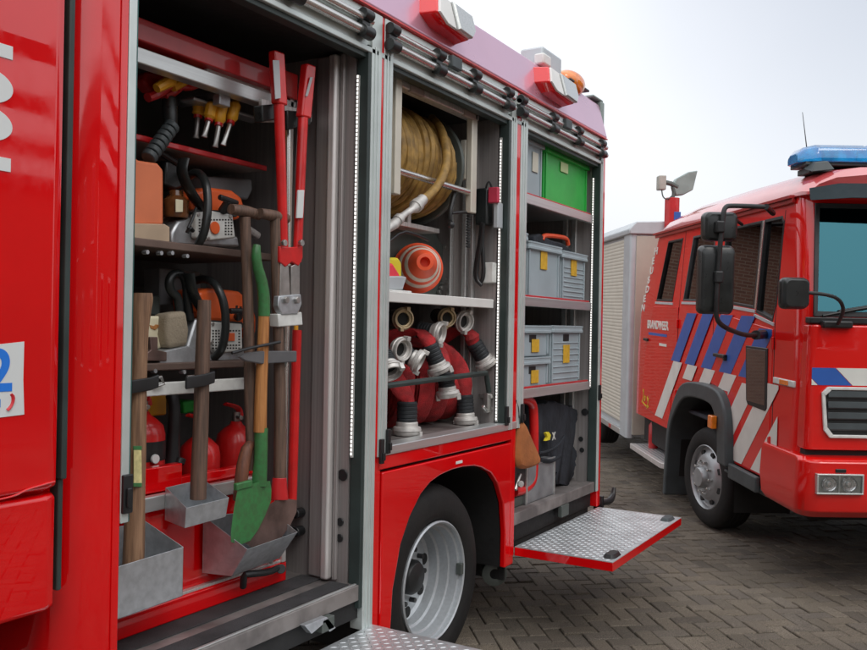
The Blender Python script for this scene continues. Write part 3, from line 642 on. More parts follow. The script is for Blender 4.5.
mb = MB(); mb.tube([W(279, 499, -.165), W(268, 525, -.178), W(262, 545, -.17)], [.012, .009, .003], 8, 1); P(mb, 'blade_rib', RUST, 0, parent=t)
t = handle_tool('garden_spade', 'spade with green blade and varnished orange wooden shaft in the big scoop holder', 'spade', [(260, 432), (261, 390), (263, 345), (264, 311)], -.15, [.026, .024, .023, .022], WOODO)
mb = MB(); mb.tube([W(264, 316, -.15), W(264, 295, -.15), W(261, 278, -.15), W(257, 265, -.15), W(256, 252, -.15), W(257, 245, -.15)], [.024, .024, .022, .02, .019, .014], 12, 1); P(mb, 'top_grip', GPAINT, 0, parent=t)
mb = MB(); mb.tube([W(261, 428, -.15), W(261, 455, -.145), W(259, 486, -.15)], [.027, .026, (.03, .012)], 12, 1); P(mb, 'socket', GPAINT, 0, parent=t)
blade([(238, 487), (252, 484), (258, 482), (270, 481), (271.5, 490), (271, 501), (265, 516), (258, 530), (250, 541), (240, 545), (231, 542), (231, 530), (234, 508)], -.14, .018, 'blade', GPAINT, t)
mb = MB(); mb.px([(237, 484), (253, 480), (253, 487), (237, 491)], -.135, .02); P(mb, 'foot_rest', GPAINT, .004, parent=t)
tag(MB().tube([W(239, 500, -.20), W(241, 480, -.19), (W(244, 460, -.19)), W(248, 446, -.19), W(254, 443, -.19)], [.024, .026, .026, .023, .012], 12, 1).build('hatchet_handle', wood('reddish_handle_wood', (.20, .075, .04), (.10, .04, .025))), 'short brown curved hatchet handle poking out behind the green spade', 'hatchet')
# bolt cutter
t = thing('bolt_cutter', 'big red bolt cutter hanging upside down from two grips', 'bolt cutter', W(291, 325, -.17))
for (a, b, c, g0) in (((276, 52), (279, 105), (284, 262), 0), ((308, 65), (303, 118), (297, 262), 1)):
    h = MB().tube([W(*b, -.16), W(*c, -.16)], [.022, .019], 14); hh = P(h, 'arm', REDT, 0, parent=t)
    mb = MB(); pa, pb = W(*a, -.16), W(*b, -.16); mb.loft([[p+d for d in (V((-.02, -.028, 0)), V((.02, -.028, 0)), V((.025, .028, 0)), V((-.02, .028, 0)))] for p in (pa, pa.lerp(pb, .5), pb)]); P(mb, 'grip', REDT, .008, parent=hh)
    mb = MB(); q = (a[0]-2, a[1]+6); mb.px([(a[0]-3, a[1]+8), (a[0]+3.5, a[1]+8), (b[0]+2, b[1]-7), (b[0]-3.5, b[1]-6)] if not g0 else [(a[0]+2.5, a[1]+12), (a[0]+5, a[1]+12), (b[0]+5, b[1]-22), (b[0]+2.5, b[1]-22)], -.131, .003); P(mb, 'grip_label', mat('grey_label', (.45, .46, .47), .5, var=.1), .001, parent=hh)
mb = MB(); mb.px([(298.5, 190), (304.5, 190), (303, 218), (297, 218)], -.136, .008); P(mb, 'arm_label', FACE, .001, parent=t)
mb = MB(); mb.px([(280, 246), (287, 247), (296, 247), (303, 246), (303, 258), (299, 266), (292, 262), (286, 267), (280, 262)], -.14, .03); P(mb, 'pivot_block', REDT, .004, parent=t)
mb = MB(); mb.px([(281, 262), (289, 266), (290.5, 295), (280, 297)], -.145, .022); mb.px([(291.5, 266), (300, 262), (300, 297), (291.5, 295)], -.145, .022); P(mb, 'link_arm', STEEL, .003, parent=t)
mb = MB(); mb.px([(279, 296), (301, 294), (302, 304), (298, 314), (282, 315), (278, 306)], -.135, .03); P(mb, 'jaw', GALV, .004, parent=t)
mb = MB()
for p in ((285, 300), (296, 300), (283, 243), (300, 243)):
    q = W(*p, -.135); mb.cyl(q, q+V((.014, 0, 0)), .014, n=6)
P(mb, 'jaw_bolts', STEEL, .001, parent=t)
tag(MB().tube([W(297, 330, -.24), W(295, 400, -.24), W(292, 500, -.24)], .021, 12).build('pry_bar', REDT), 'straight red pry bar standing behind the bolt cutter', 'pry bar')
tag(MB().tube([W(288, 120, -.26), W(287.5, 240, -.26), W(285, 390, -.26), W(282, 492, -.26)], .013, 10).build('measuring_rod', TUBE), 'thin pale metal rod standing behind the bolt cutter jaws', 'rod')
tag(MB().tube([W(300, 140, -.27), W(298, 240, -.27), W(296, 330, -.27)], .010, 10).build('yellow_rod', YEL), 'thin yellow rod half hidden behind the right red cutter arm', 'rod')
tag(MB().tube([W(279, 352, -.2), W(286, 356, -.2), W(285, 366, -.2), W(279, 372, -.2), W(278, 398, -.2)], .007, 8, 2).build('hook_bar', PLATE), 'dark bent steel hook hanging beside the tool clamp', 'hook')

def screwdriver(a, b, c, X, label):
    t = thing('screwdriver', label, 'screwdriver', W(*a, X), group='yellow screwdrivers on the rack')
    pa, pb, pc = W(*a, X), W(*b, X), W(*c, X)
    mb = MB(); mb.tube([pa, pa.lerp(pb, .15), pa.lerp(pb, .5), pa.lerp(pb, .85), pb], [.018, .026, .023, .025, .017], 10); P(mb, 'handle', YEL, 0, parent=t)
    mb = MB(); mb.tube([pb, pb.lerp(pc, .12)], .017, 10); P(mb, 'collar', REDT, 0, parent=t)
    mb = MB(); mb.tube([pb.lerp(pc, .12), pb.lerp(pc, .85), pc], [.010, .010, (.013, .005)], 8); P(mb, 'shaft', STEEL, 0, parent=t)
screwdriver((235.5, 102), (231, 121), (223, 145), -.38, 'fattest and rightmost yellow screwdriver on the tool rack')
screwdriver((222, 103), (219, 123), (215, 147), -.385, 'yellow screwdriver second from the right on the rack')
screwdriver((212, 103), (209, 119), (204, 137), -.40, 'yellow screwdriver third from the right on the rack')
screwdriver((199, 105), (198, 115), (196, 138), -.47, 'small shaded yellow screwdriver at the left end of the rack')
def pliers(a, b, c, label, X=-.40):
    t = thing('pliers', label, 'pliers', W(*a, X), group='red and yellow insulated pliers')
    pa, pb, pc = W(*a, X), W(*b, X), W(*c, X)
    for s in (-1, 1):
        mb = MB(); o = V((0.02*s, 0, .012*s)); mb.tube([pa, pa.lerp(pb, .4)+o*1.5, pb+o*1.2], [.019, .024, .018], 10, 1); P(mb, 'grip', YEL if s > 0 else REDM, 0, parent=t)
    mb = MB(); mb.tube([pa.lerp(pb, -.05), pc], [(.02, .012), (.008, .006)], 8); P(mb, 'jaws', REDM, 0, parent=t)
pliers((172, 82), (152, 93), (182, 78), 'pair of pliers with drooping yellow grip under the grey beam, leftmost')
pliers((186, 80), (168, 92), (178, 90), 'middle pair of red and yellow pliers on the rack', -.42)
pliers((200, 82), (182, 78), (208, 88), 'rightmost pair of red and yellow pliers beside the screwdrivers', -.40)
tag(MB().px([(146, 72), (166, 70), (178, 78), (172, 84), (152, 93), (143, 82)], -.46, .06).jitter(.01, 18).build('red_pouch', REDM, bevel=.012), 'dark red pouch tucked under the grey beam behind the pliers', 'pouch')
t = thing('torch', 'black ribbed torch on a bent neck hanging over the orange can', 'torch', W(172, 120, -.42))
mb = MB(); mb.tube([W(169, 98, -.45), W(170, 115, -.44), W(171, 126, -.42)], [.03, .03, .024], 12); P(mb, 'body', BLKG, .003, parent=t)
mb = MB()
pa, pb = W(172, 126, -.41), W(147, 160, -.38)
for k in range(7):
    a, b = pa.lerp(pb, k/7), pa.lerp(pb, (k+.7)/7); mb.cyl(a, b, .032, .028, 12)
P(mb, 'ribbed_grip', GREYP, .003, parent=t)
# chainsaws
def chainsaw(label, top, cover, frame, guard, wrap, pull, badge, X, rear=None):
    t = thing('chainsaw', label, 'chainsaw', W(*cover[-1], X), group='orange and white chainsaws on the shelves')
    mb = MB(); mb.px(top, X-.02, .17); P(mb, 'top_cover', ORNG, .018, parent=t, seg=3)
    mb = MB(); mb.px(cover, X+.005, .03); s = P(mb, 'starter_cover', WHITEC, .008, parent=t, seg=3)
    mb = MB(); xs = [p[0] for p in cover]; ys = [p[1] for p in cover]
    x = min(xs)+4
    while x < max(xs)-3:
        y = min(ys)+9
        while y < max(ys)-5:
            if abs(x-badge[0]) > badge[2]+1 or abs(y-badge[1]) > badge[2]+1: mb.px([(x, y), (x+1.5, y), (x+1.5, y+1.5), (x, y+1.5)], X+.0065, .002)
            y += 2.9
        x += 2.9
    P(mb, 'grille', DARK, 0, parent=s)
    mb = MB(); c = W(badge[0], badge[1], X+.006)
    if badge[3]: mb.cyl(c, c+V((.006, 0, 0)), badge[2]/285, n=24)
    else: mb.px([(badge[0]-3, badge[1]-4), (badge[0]+3.5, badge[1]-4), (badge[0]+3.5, badge[1]+4), (badge[0]-3, badge[1]+4)], X+.01, .005)
    P(mb, 'badge', ORNG, .001, parent=s)
    gx, gy = sum(xs)/len(xs), sum(ys)/len(ys)
    for p in cover[::2]:
        q = W(p[0]+(gx-p[0])*.16, p[1]+(gy-p[1])*.16, X+.004); P(MB().cyl(q, q+V((.006, 0, 0)), .008, n=12), 'screw', STEEL, .001, parent=s)
    tx, ty = sum(p[0] for p in top)/len(top), sum(p[1] for p in top)/len(top)
    for k in (-1, 0, 1):
        mb = MB(); mb.px([(tx+8+k*4, ty-6+k), (tx+10+k*4, ty-6+k), (tx+9+k*4, ty+2+k), (tx+7+k*4, ty+2+k)], X-.018, .01); P(mb, 'cover_slot', DARK, 0, parent=s)
    mb = MB(); mb.px([(min(xs)-2, min(ys)+2), (min(xs)+2, min(ys)-1), (max(xs)-1, min(ys)+1), (max(xs)+2, min(ys)+4), (max(xs)+1, min(ys)+7), (min(xs), min(ys)+5)], X+.002, .03); P(mb, 'cover_rim', BLKG, .003, parent=s)
    mb = MB(); mb.px(frame, X-.03, .16); P(mb, 'engine_block', GALV, .01, parent=t)
    mb = MB(); mb.tube([W(a, b, x) for a, b, x in guard], [(.03, .012)]*len(guard), 10, 2, flat=(1, 0, 0)); P(mb, 'hand_guard', BLKG, 0, parent=t)
    mb = MB(); mb.tube([W(a, b, x) for a, b, x in wrap], .017, 12, 2); P(mb, 'front_handle', BLKG, 0, parent=t)
    if rear:
        mb = MB(); mb.tube([W(a, b, X-.05) for a, b in rear], .018, 12, 2); P(mb, 'rear_handle', BLKG, 0, parent=t)
    mb = MB(); a, b, c = pull; mb.tube([W(*a, X+.05), W(*b, X+.05)], [.012, .012], 10); mb.tube([W((a[0]+b[0])/2, (a[1]+b[1])/2, X+.05), W(*c, X)], [.014, .02], 10); P(mb, 'starter_grip', BLK, .003, parent=t)
    return t
X = -.40
chainsaw('upper chainsaw with round orange badge on white cover, beside the orange can', [(190, 199), (197, 190), (211, 187), (233, 190), (242.5, 197), (246, 208), (240, 219), (233, 221), (211, 216), (194, 212)], [(195, 212), (211, 210), (233, 214.5), (236, 238), (207, 241), (196, 238)], [(178, 221), (190, 216), (196, 212), (200, 236), (238, 236), (240, 247), (172, 245), (172, 232)],
    [(184, 159, X), (181, 172, X), (188, 188, X), (196, 200, X), (203, 209, X)], [(187, 177, X-.1), (197, 171, X-.05), (206, 180, X+.04), (208.5, 205, X+.07), (205, 232, X+.07), (198, 245, X+.03)], ((219.5, 197), (237, 203), (222.5, 211)), (214.4, 227.8, 7.3, True), X)
t = [o for o in bpy.data.objects if o.name == 'chainsaw'][0]
mb = MB(); mb.tube([W(196, 208, X+.03), W(193, 218, X+.05), W(188, 228, X+.05)], .006, 8, 2); mb.tube([W(187, 233, X+.03), W(190, 227, X+.04), W(193, 231, X+.03)], .008, 8, 1); P(mb, 'fuel_line', BLK, 0, parent=t)
mb = MB(); mb.cyl(W(246, 228, X-.1), W(258, 236, X-.1), .018, n=12); P(mb, 'exhaust', ALU, .003, parent=t)
chainsaw('lower chainsaw with small square orange badge, behind the wooden handles', [(199, 292), (210, 288), (240, 291), (252, 301), (257.6, 318), (257, 334), (249, 340), (242, 324), (212, 322), (202, 314)], [(210, 321), (242.5, 323.5), (243, 351), (217, 354), (208.5, 343)], [(196, 318), (212, 322), (217, 352), (243, 349), (250, 356), (246, 363), (185, 362), (186, 350)],
    [(189, 273, X), (191, 288, X), (197, 302, X), (204, 312, X)], [(193, 281, X-.12), (206, 278, X-.06), (217, 285, X+.04), (225, 305, X+.07), (226, 330, X+.07), (222, 350, X+.05), (214, 358, X)], ((230, 311), (249, 311), (238, 317)), (231.5, 337, 4, False), X, [(190, 320), (187, 297), (186, 280), (180, 273), (172, 274), (168.5, 283), (171, 292), (178, 297), (180, 312), (178, 326)])
tag(MB().px([(131, 149), (135, 152), (138, 160), (158, 163), (164, 170), (164, 225), (131, 225)], -.36, .12).build('fuel_can', SALM, bevel=.014, seg=3), 'faded orange plastic can at the left of the upper tool shelf', 'fuel can')
tag(MB().px([(131, 223), (165, 224), (170, 227), (170, 246), (131, 246)], -.345, .16).build('wooden_box', TAN, bevel=.004), 'flat tan box under the faded orange can', 'box')
t = thing('amber_bottle', 'small brown bottle with pale label between orange can and upper chainsaw', 'bottle', W(176, 218, -.46))
mb = MB(); a, b = W(176, 218, -.46), W(176, 196, -.46); mb.lathe([(.0, 0), (.045, 0), (.05, .01), (.05, (b-a).z*.8), (.03, (b-a).z), (.028, (b-a).z+.02), (0, (b-a).z+.02)], a, (0, 0, 1), 20); P(mb, 'glass_body', BROWNG, 0, parent=t)
mb = MB(); mb.px([(176, 199), (183, 200), (183, 212), (176, 212)], -.405, .004); P(mb, 'label', CREAM, .001, parent=t)
tag(MB().px([(203, 176), (252, 179), (253, 190), (248, 200), (207, 193)], -.56, .18).build('tool_case', mat('mid_grey_plastic', (.23, .24, .25), .5, var=.12), bevel=.01), 'grey plastic case with ribbed lid behind the upper chainsaw', 'case')
t = thing('battery_charger', 'black charger block hanging above the upper chainsaw', 'charger', W(176, 178, -.5))
mb = MB(); mb.px([(166, 160), (186, 163), (190, 184), (176, 190), (165, 185)], -.50, .1); P(mb, 'body', BLKG, .01, parent=t); mb = MB(); mb.tube([W(150, 148, -.5), W(160, 152, -.5), W(172, 160, -.5), W(182, 166, -.5)], .014, 10, 1); P(mb, 'cable', BLK, 0, parent=t)
t = thing('cream_case', 'cream plastic case with small emblem on the middle shelf', 'case', W(145, 347, -.4))
mb = MB(); mb.px([(128, 316), (162, 316), (162, 349), (128, 349)], -.42, .18); P(mb, 'body', CREAM, .01, parent=t)
mb = MB(); mb.px([(150, 325), (154, 326), (156, 324.5), (160, 325), (158, 328), (155, 330), (151, 328.5)], -.417, .004); P(mb, 'emblem', WOODO, .001, parent=t)
tag(MB().px([(131, 294), (161, 296), (161, 316), (131, 315)], -.52, .2).build('grey_case', PLATE, bevel=.008), 'dark grey flat case stacked behind the cream case', 'case')
tag(MB().px([(168, 314), (187, 311), (190, 330), (189, 346), (170, 349), (167, 335)], -.37, .09).jitter(.006, 20).build('canvas_pouch', KHAKI, bevel=.018, seg=3), 'khaki canvas pouch beside the lower chainsaw', 'pouch')
tag(MB().px([(150, 337), (158, 337), (158, 350), (167, 352), (167, 361), (144, 361), (144, 355), (151, 350)], -.35, .08).build('clamp', RUST, bevel=.003), 'small rusty brown clamp on the middle shelf beside the axe handle', 'clamp')
tag(MB().px([(160, 352), (188, 346), (196, 350), (197, 364), (160, 364)], -.36, .1).build('metal_tray', GALV, bevel=.003), 'low shiny metal tray beneath the khaki pouch', 'tray')
tag(MB().px([(160, 268), (200, 272), (202, 305), (160, 305)], -.62, .1).build('grey_panel_box', MATS['mid_grey_plastic'], bevel=.006), 'dark grey box standing behind the lower chainsaw handle', 'box')
# extinguishers
def extinguisher(cx, top, r, X, label, gauge=False):
    c = W(cx, top, X); z0 = 1.02
    t = thing('fire_extinguisher', label, 'fire extinguisher', (c.x, c.y, z0), group='red fire extinguishers in the locker')
    h = c.z-z0; mb = MB(); mb.lathe([(0, 0), (r*.95, 0), (r, .015), (r, h-.06), (r*.9, h-.025), (r*.6, h), (.03, h+.015), (.022, h+.03), (0, h+.03)], (c.x, c.y, z0), (0, 0, 1), 32); b = P(mb, 'cylinder', REDT, 0, parent=t)
    p = V((c.x, c.y, z0+h+.03)); mb = MB(); mb.cyl(p, p+V((0, 0, .04)), .018, n=12); mb.cyl(p+V((0, 0, .02)), p+V((.05, -.02, .02)), .01, n=8); P(mb, 'valve', STEEL, .002, parent=t)
    mb = MB(); mb.tube([p+V((0, .03, .02)), p+V((.0, .02, .05)), p+V((.02, -.03, .07)), p+V((.03, -.1, .085))], [(.012, .006), (.014, .006), (.014, .006), (.012, .005)], 8, 1); P(mb, 'lever', REDT, 0, parent=t)
    if gauge:
        mb = MB(); a0, a1 = R(-75), R(50); n = 10
        ro = [V((c.x+(r+.002)*math.cos(a0+(a1-a0)*k/n), c.y+(r+.002)*math.sin(a0+(a1-a0)*k/n), z)) for z in (1.24,) for k in range(n+1)]
        mb.loft([ro, [q+V((0, 0, .075)) for q in ro]], closed=False); P(mb, 'black_label', BLK, 0, parent=t)
        q = W(154, 459, c.x+r+.006); mb = MB(); mb.cyl(q, q+V((.012, 0, 0)), .018, n=18); P(mb, 'gauge', FACE, .002, parent=t)
extinguisher(143, 419, .085, -.50, 'red extinguisher with black gauge label behind the axe handle', True)
extinguisher(200, 440, .085, -.52, 'red extinguisher with lever turned left, behind the hammer handle')
extinguisher(236, 428, .088, -.52, 'red extinguisher directly left of the orange spade shaft')
t = thing('suction_hose', 'black upright hose between the extinguishers', 'hose', W(173, 465, -.48))
mb = MB(); mb.tube([W(172, 468, -.48), W(173, 440, -.48), W(175, 410, -.48), W(172, 395, -.5)], [.035, .024, .024, .026], 12, 1); P(mb, 'hose_body', BLK, 0, parent=t)
mb = MB(); mb.cyl(W(179, 464, -.45), W(181, 458, -.45), .022, n=14); P(mb, 'knob', BLKG, .003, parent=t)
tag(MB().px([(146, 391), (167, 390), (167, 415), (147, 417)], -.56, .12).build('yellow_box', YEL, bevel=.008), 'yellow box on the shelf behind the extinguisher with the gauge', 'box')
tag(MB().px([(183, 402), (196, 400), (196, 412), (184, 414)], -.62, .1).build('green_box', GREEN, bevel=.008), 'small dark green box deep in the locker above the extinguishers', 'box')

# ---- second locker: hose reel (fixed parts), shelf, fittings
def reel():
    t = bpy.data.objects.new('hose_reel', None); COL.objects.link(t); t.parent = T1; XF[t.name] = XF['fire_engine']
    c = V((-.43, 4.13, 2.655)); ax = (0, 1, 0)
    for y in (4.14, 3.30):
        mb = MB(); mb.lathe([(.0, 0), (.30, 0), (.308, .006), (.308, .018), (.30, .024), (.12, .02), (.1, .03), (0, .03)], (c.x, y, c.z), ax, 64); P(mb, 'flange', PLATE, .002, parent=t)
    mb = MB(); mb.cyl((c.x, 3.32, c.z), (c.x, 4.14, c.z), .12, n=32); P(mb, 'drum', PLATE, 0, parent=t)
    pts = []; n = 26
    for lay, rr in ((0, .205), (1, .262)):
        turns = 16
        for k in range(turns*n+1):
            a = 2*math.pi*k/n; f = k/(turns*n); y = 3.36+.745*(f if lay == 0 else 1-f)
            r_ = rr+.006*math.sin(3*a+lay+f*9)+(.012*math.sin(f*23) if lay else 0)
            pts.append(V((c.x+r_*math.cos(-a), y+.008*math.sin(a*2+f*30), c.z+r_*math.sin(-a))))
    last = pts[-1]
    mb = MB(); mb.tube(pts, .0235, 8); P(mb, 'hose', HOSEY, 0, parent=t)
    mb = MB(); path = [W(432, 118, -.30), W(441, 128, -.19), W(446, 145, -.12), W(447, 160, -.09), W(443, 177, -.075), W(436, 188, -.07), W(427, 197, -.07), W(421, 201, -.07)]
    mb.tube(path, .0225, 12, 2); P(mb, 'hose_tail', HOSEY, 0, parent=t)
    mb = MB(); q = [W(423, 199, -.07), W(415, 207, -.07), W(412, 209.5, -.07), W(405, 214, -.07), W(400, 218, -.07), W(394, 224, -.07), W(386, 230, -.07)]
    mb.tube(q, [.028, .029, .018, .016, .019, .026, .018], 14); mb.tube([q[0].lerp(q[1], .6), q[1]], [.034, .034], 14); mb.tube([q[4], q[4].lerp(q[5], .5)], [.027, .027], 14); P(mb, 'nozzle', COUP, .002, parent=t)
    # sliding frame with vertical and cross tubes
    for a, b, x, w in (((389.5, 68), (389, 192), -.13, .036), ((396.5, 70), (396, 195), -.10, .026), ((472.5, 107), (473.5, 214), -.12, .03), ((464.5, 140), (464.5, 180), -.16, .014)):
        pa, pb = W(*a, x), W(*b, x); mb = MB(); mb.box((x-.02, pa.y-w, pb.z), (x+.02, pa.y+w, pa.z)); P(mb, 'frame_tube', mat('cream_frame_tube', (.70, .66, .56), .4, .3, var=.05), .006, parent=t)
    mb = MB(); mb.cyl(W(396, 170, -.12), W(468, 192, -.12), .017, n=16); P(mb, 'cross_tube', TUBE, .002, parent=t)
    mb = MB(); pa, pb = W(398, 75, -.14), W(470, 108, -.14); mb.box((-.16, 3.40, 2.925), (-.10, 4.27, 2.958)); P(mb, 'top_beam', ALU, .004, parent=t)
    for y in (3.62, 4.16): P(MB().box((-.115, y-.06, 2.918), (-.09, y+.06, 2.952)), 'beam_pad', mat('pinkish_pad', (.38, .30, .27), .6, var=.1), .003, parent=t)
    mb = MB(); mb.tube([W(455, 190, -.14), W(449, 215, -.14), W(451, 226, -.14)], .013, 10, 1); mb.sphere(W(451, 225, -.12), .02, 8); P(mb, 'reel_lever', BLK, 0, parent=t)
    mb = MB(); mb.tube([W(452, 213, -.16), W(462, 212, -.14), W(474, 213, -.12)], .008, 8); mb.tube([W(386, 244, -.2), W(402, 231, -.2), W(415, 234, -.2), W(428, 240, -.2)], .008, 8, 1); P(mb, 'control_rod', BLK, 0, parent=t)
    mb = MB()
    for x in (-.40, -.33): mb.box((x-.012, 3.9, 2.30), (x+.012, 3.93, 2.65))
    mb.box((-.5, 3.5, 2.30), (-.3, 4.2, 2.325)); P(mb, 'reel_stand', ALU, .003, parent=t)
reel()
mb = MB()
q = W(477, 115, -.09)
for k in range(46):
    z = 2.93-k*.0155; mb.cyl((-.155, 4.27, z), (-.155, 4.27, z-.010), .013, n=8)
P(mb, 'energy_chain', BLK, 0)
mb = MB(); mb.prism([(-.42, y, z) for y, z in ((3.55, 1.93), (3.55, 2.25), (3.65, 2.32), (4.36, 2.32), (4.46, 2.24), (4.44, 1.93))], (-.03, 0, 0)); P(mb, 'winch_panel', PLATE, .006)
mb = MB(); mb.box((-.40, 3.26, 1.925), (-.07, 4.435, 1.932)); mb.box((-.09, 3.26, 1.885), (-.055, 4.40, 1.935)); mb.box((-.40, 3.26, 1.905), (-.085, 4.43, 1.925)); P(mb, 'shelf', mat('white_shelf', (.72, .71, .68), .4, var=.04), .006)
mb = MB()
for p in ((440, 288), (444, 247), (438, 292)):
    q = W(*p, -.415); P(MB().cyl(q, q+V((.02, 0, 0)), .014, n=10), 'panel_bolt', STEEL, .001)
mb = MB(); mb.tube([W(441, 283, -.40), W(446, 284, -.39), W(448, 281, -.39), W(446, 279, -.39)], .006, 8, 1); mb.tube([W(449, 287, -.38), W(446, 300, -.36)], .005, 8); P(mb, 'panel_eyelet', STEEL, 0)
# cones
CAX = (V((CAMX, 0, CAMZ))-W(416, 270, -.40)).normalized(); CAX = (CAX+V((math.cos(AZ), math.sin(AZ), 0))*.10+V((0, 0, .09))).normalized()
def cone(label, y, z, x0, s, tilt=0):
    t = thing('traffic_cone', label, 'traffic cone', (x0, y, z), group='nested traffic cones lying on their side')
    prof = [(.126, 0), (.136, .004), (.136, .014), (.128, .02), (.122, .03)]
    body = [(.125, .03), (.112, .09), (.10, .14), (.088, .19), (.076, .235), (.064, .285), (.050, .33), (.043, .35), (.026, .352), (.024, .30), (0, .30)]
    mb = MB(); mb.lathe([(0, .0)]+prof+body, (x0, y, z), CAX, 40); P(mb, 'body', CONE, 0, parent=t)
    for a, b in ((.085, .135), (.185, .235)):
        r = lambda h: .128-.00022*1000*(h-.03)*1.06
        mb = MB(); mb.lathe([(.1255-(a-.03)*.238, a), (.1275-(a-.03)*.238, a+.002), (.1275-(b-.03)*.238, b-.002), (.1255-(b-.03)*.238, b)], (x0, y, z), CAX, 40); P(mb, 'white_band', CONEW, 0, parent=t)
yc, zc = W(423, 267, -.10)[1:]
c0 = W(417, 269, -.34); c1 = c0+CAX*.05
cone('traffic cone at the back of the nested pair, mostly its flange showing', c0.y, c0.z, c0.x, 1)
cone('front traffic cone of the nested pair with black open tip', c1.y, c1.z, c1.x, 1)
q = bpy.data.objects
tag(MB().px([(386, 258), (398, 257), (402, 262), (402, 279), (386, 279)], -.16, .12).jitter(.006, 25).build('yellow_flag', FLUY, bevel=.012), 'folded fluorescent yellow cloth left of the traffic cones', 'cloth')
tag(MB().px([(384, 264), (393, 263), (400, 274), (400, 279), (384, 279)], -.13, .1).jitter(.006, 25).build('pink_flag', FLUO, bevel=.012), 'folded fluorescent pink cloth in front of the yellow cloth', 'cloth')
tag(MB().px([(384, 276), (403, 276), (407, 277), (403, 290), (384, 290)], -.11, .16).build('grey_tub', LGREY, bevel=.006), 'pale grey plastic tub under the fluorescent cloths', 'tub')
tag(MB().px([(384, 289), (412, 291), (412, 300), (384, 299)], -.07, .2).build('white_block', WHITEC, bevel=.005), 'flat white block on the shelf under the grey tub', 'block')
# wall fittings right
t = thing('handheld_radio', 'black and red handheld device clipped to the right locker wall', 'radio', WY(488, 215, 4.42))
a = WY(481, 190, 4.43); b = WY(493, 226, 4.43)
mb = MB(); mb.box((a.x, 4.36, b.z), (b.x, 4.43, a.z)); P(mb, 'body', BLKG, .012, parent=t)
a = WY(490, 188, 4.37); b = WY(498, 203, 4.37); mb = MB(); mb.box((a.x, 4.345, b.z), (b.x+.01, 4.375, a.z)); P(mb, 'red_front', mat('pink_red_plastic', (.5, .03, .07), .4), .006, parent=t)
a = WY(496, 203, 4.40); b = WY(500, 228, 4.40); mb = MB(); mb.box((a.x, 4.37, b.z), (b.x, 4.435, a.z)); P(mb, 'holder', LGREY, .004, parent=t)
mb = MB(); mb.tube([(a.x-.06, 4.39, a.z+.05), (a.x-.05, 4.37, a.z+.1), (a.x-.03, 4.38, a.z+.13), (a.x-.02, 4.4, a.z+.05)], .006, 8, 2); P(mb, 'antenna_loop', BLK, 0, parent=t)
mb = MB(); a = WY(485, 263, 4.43); b = WY(496, 283, 4.43); mb.box((a.x, 4.39, b.z), (b.x, 4.438, a.z)); P(mb, 'wall_socket', WHITEC, .006)
mb = MB(); pts = []
path = [WY(482, 222, 4.36), WY(480, 240, 4.37), WY(476, 262, 4.38), WY(475, 278, 4.38), WY(480, 284, 4.38), WY(484, 276, 4.38), WY(483, 255, 4.38), WY(482, 232, 4.38)]
mb.tube(path, .012, 10, 2); mb.tube([p+V((.02, -.02, -.01)) for p in path[:5]], .011, 10, 2)
tag(mb.build('coiled_cable', BLK), 'black looped charging cable hanging on the right wall of the hose locker', 'cable')
# ---- fire hoses with couplings
RA = R(-30)
RU, RN = V((math.cos(RA), math.sin(RA), 0)), V((-math.sin(RA), math.cos(RA), 0))
def spiral(c, r0, r1, turns, a0):
    n = 30; return [c+(RU*math.cos(a0+2*math.pi*k/n)+V((0, 0, 1))*math.sin(a0+2*math.pi*k/n))*(r0+(r1-r0)*k/(turns*n)+.003*math.sin(k*.7)) + RN*(.006*math.sin(k*.11+a0)) for k in range(int(turns*n)+1)]
def coupling(parent, p, d, r=.055, ferr=True, m=None, fl=.11):
    """cast coupling whose open mouth looks along d, black ferrule behind it"""
    p = V(p); d = V(d).normalized(); m = m or COUP
    mb = MB(); k = r/.055
    mb.lathe([(.040*k, -.05*k), (.046*k, -.045*k), (.046*k, -.03*k), (.058*k, -.026*k), (.061*k, -.012*k), (.056*k, -.008*k), (.056*k, .0), (.052*k, .008*k), (.046*k, .008*k), (.043*k, .0), (.043*k, -.006*k), (.036*k, -.006*k), (.033*k, -.01*k), (.033*k, -.045*k)], p, d, 32, close=True)
    u = d.orthogonal().normalized(); w = d.cross(u)
    for a in (0.6, 3.74):
        q = p+(u*math.cos(a)+w*math.sin(a))*.056*k; mb.box(V((-.010, -.010, -.010))*k, V((.010, .010, .022))*k, Matrix.Translation(q) @ d.to_track_quat('Z', 'Y').to_matrix().to_4x4())
    c = P(mb, 'coupling', m, .0012, parent=parent)
    mb = MB(); mb.cyl(p-d*.028*k, p-d*.03*k, .034*k, n=24); P(mb, 'bore', DARK, 0, parent=c)
    if ferr:
        mb = MB(); prof = [(.036*k, -.045*k)]; L_ = fl
        for i in range(5):
            h = -.05*k-L_*i/5; prof += [(.043*k, h), (.043*k, h-L_/5*.6), (.040*k, h-L_/5*.8)]
        prof += [(.036*k, -.05*k-L_)]; mb.lathe(prof, p, d, 24); P(mb, 'ferrule', FERR, 0, parent=parent)
    return p-d*(.05*k+(fl if ferr else 0)*.95)
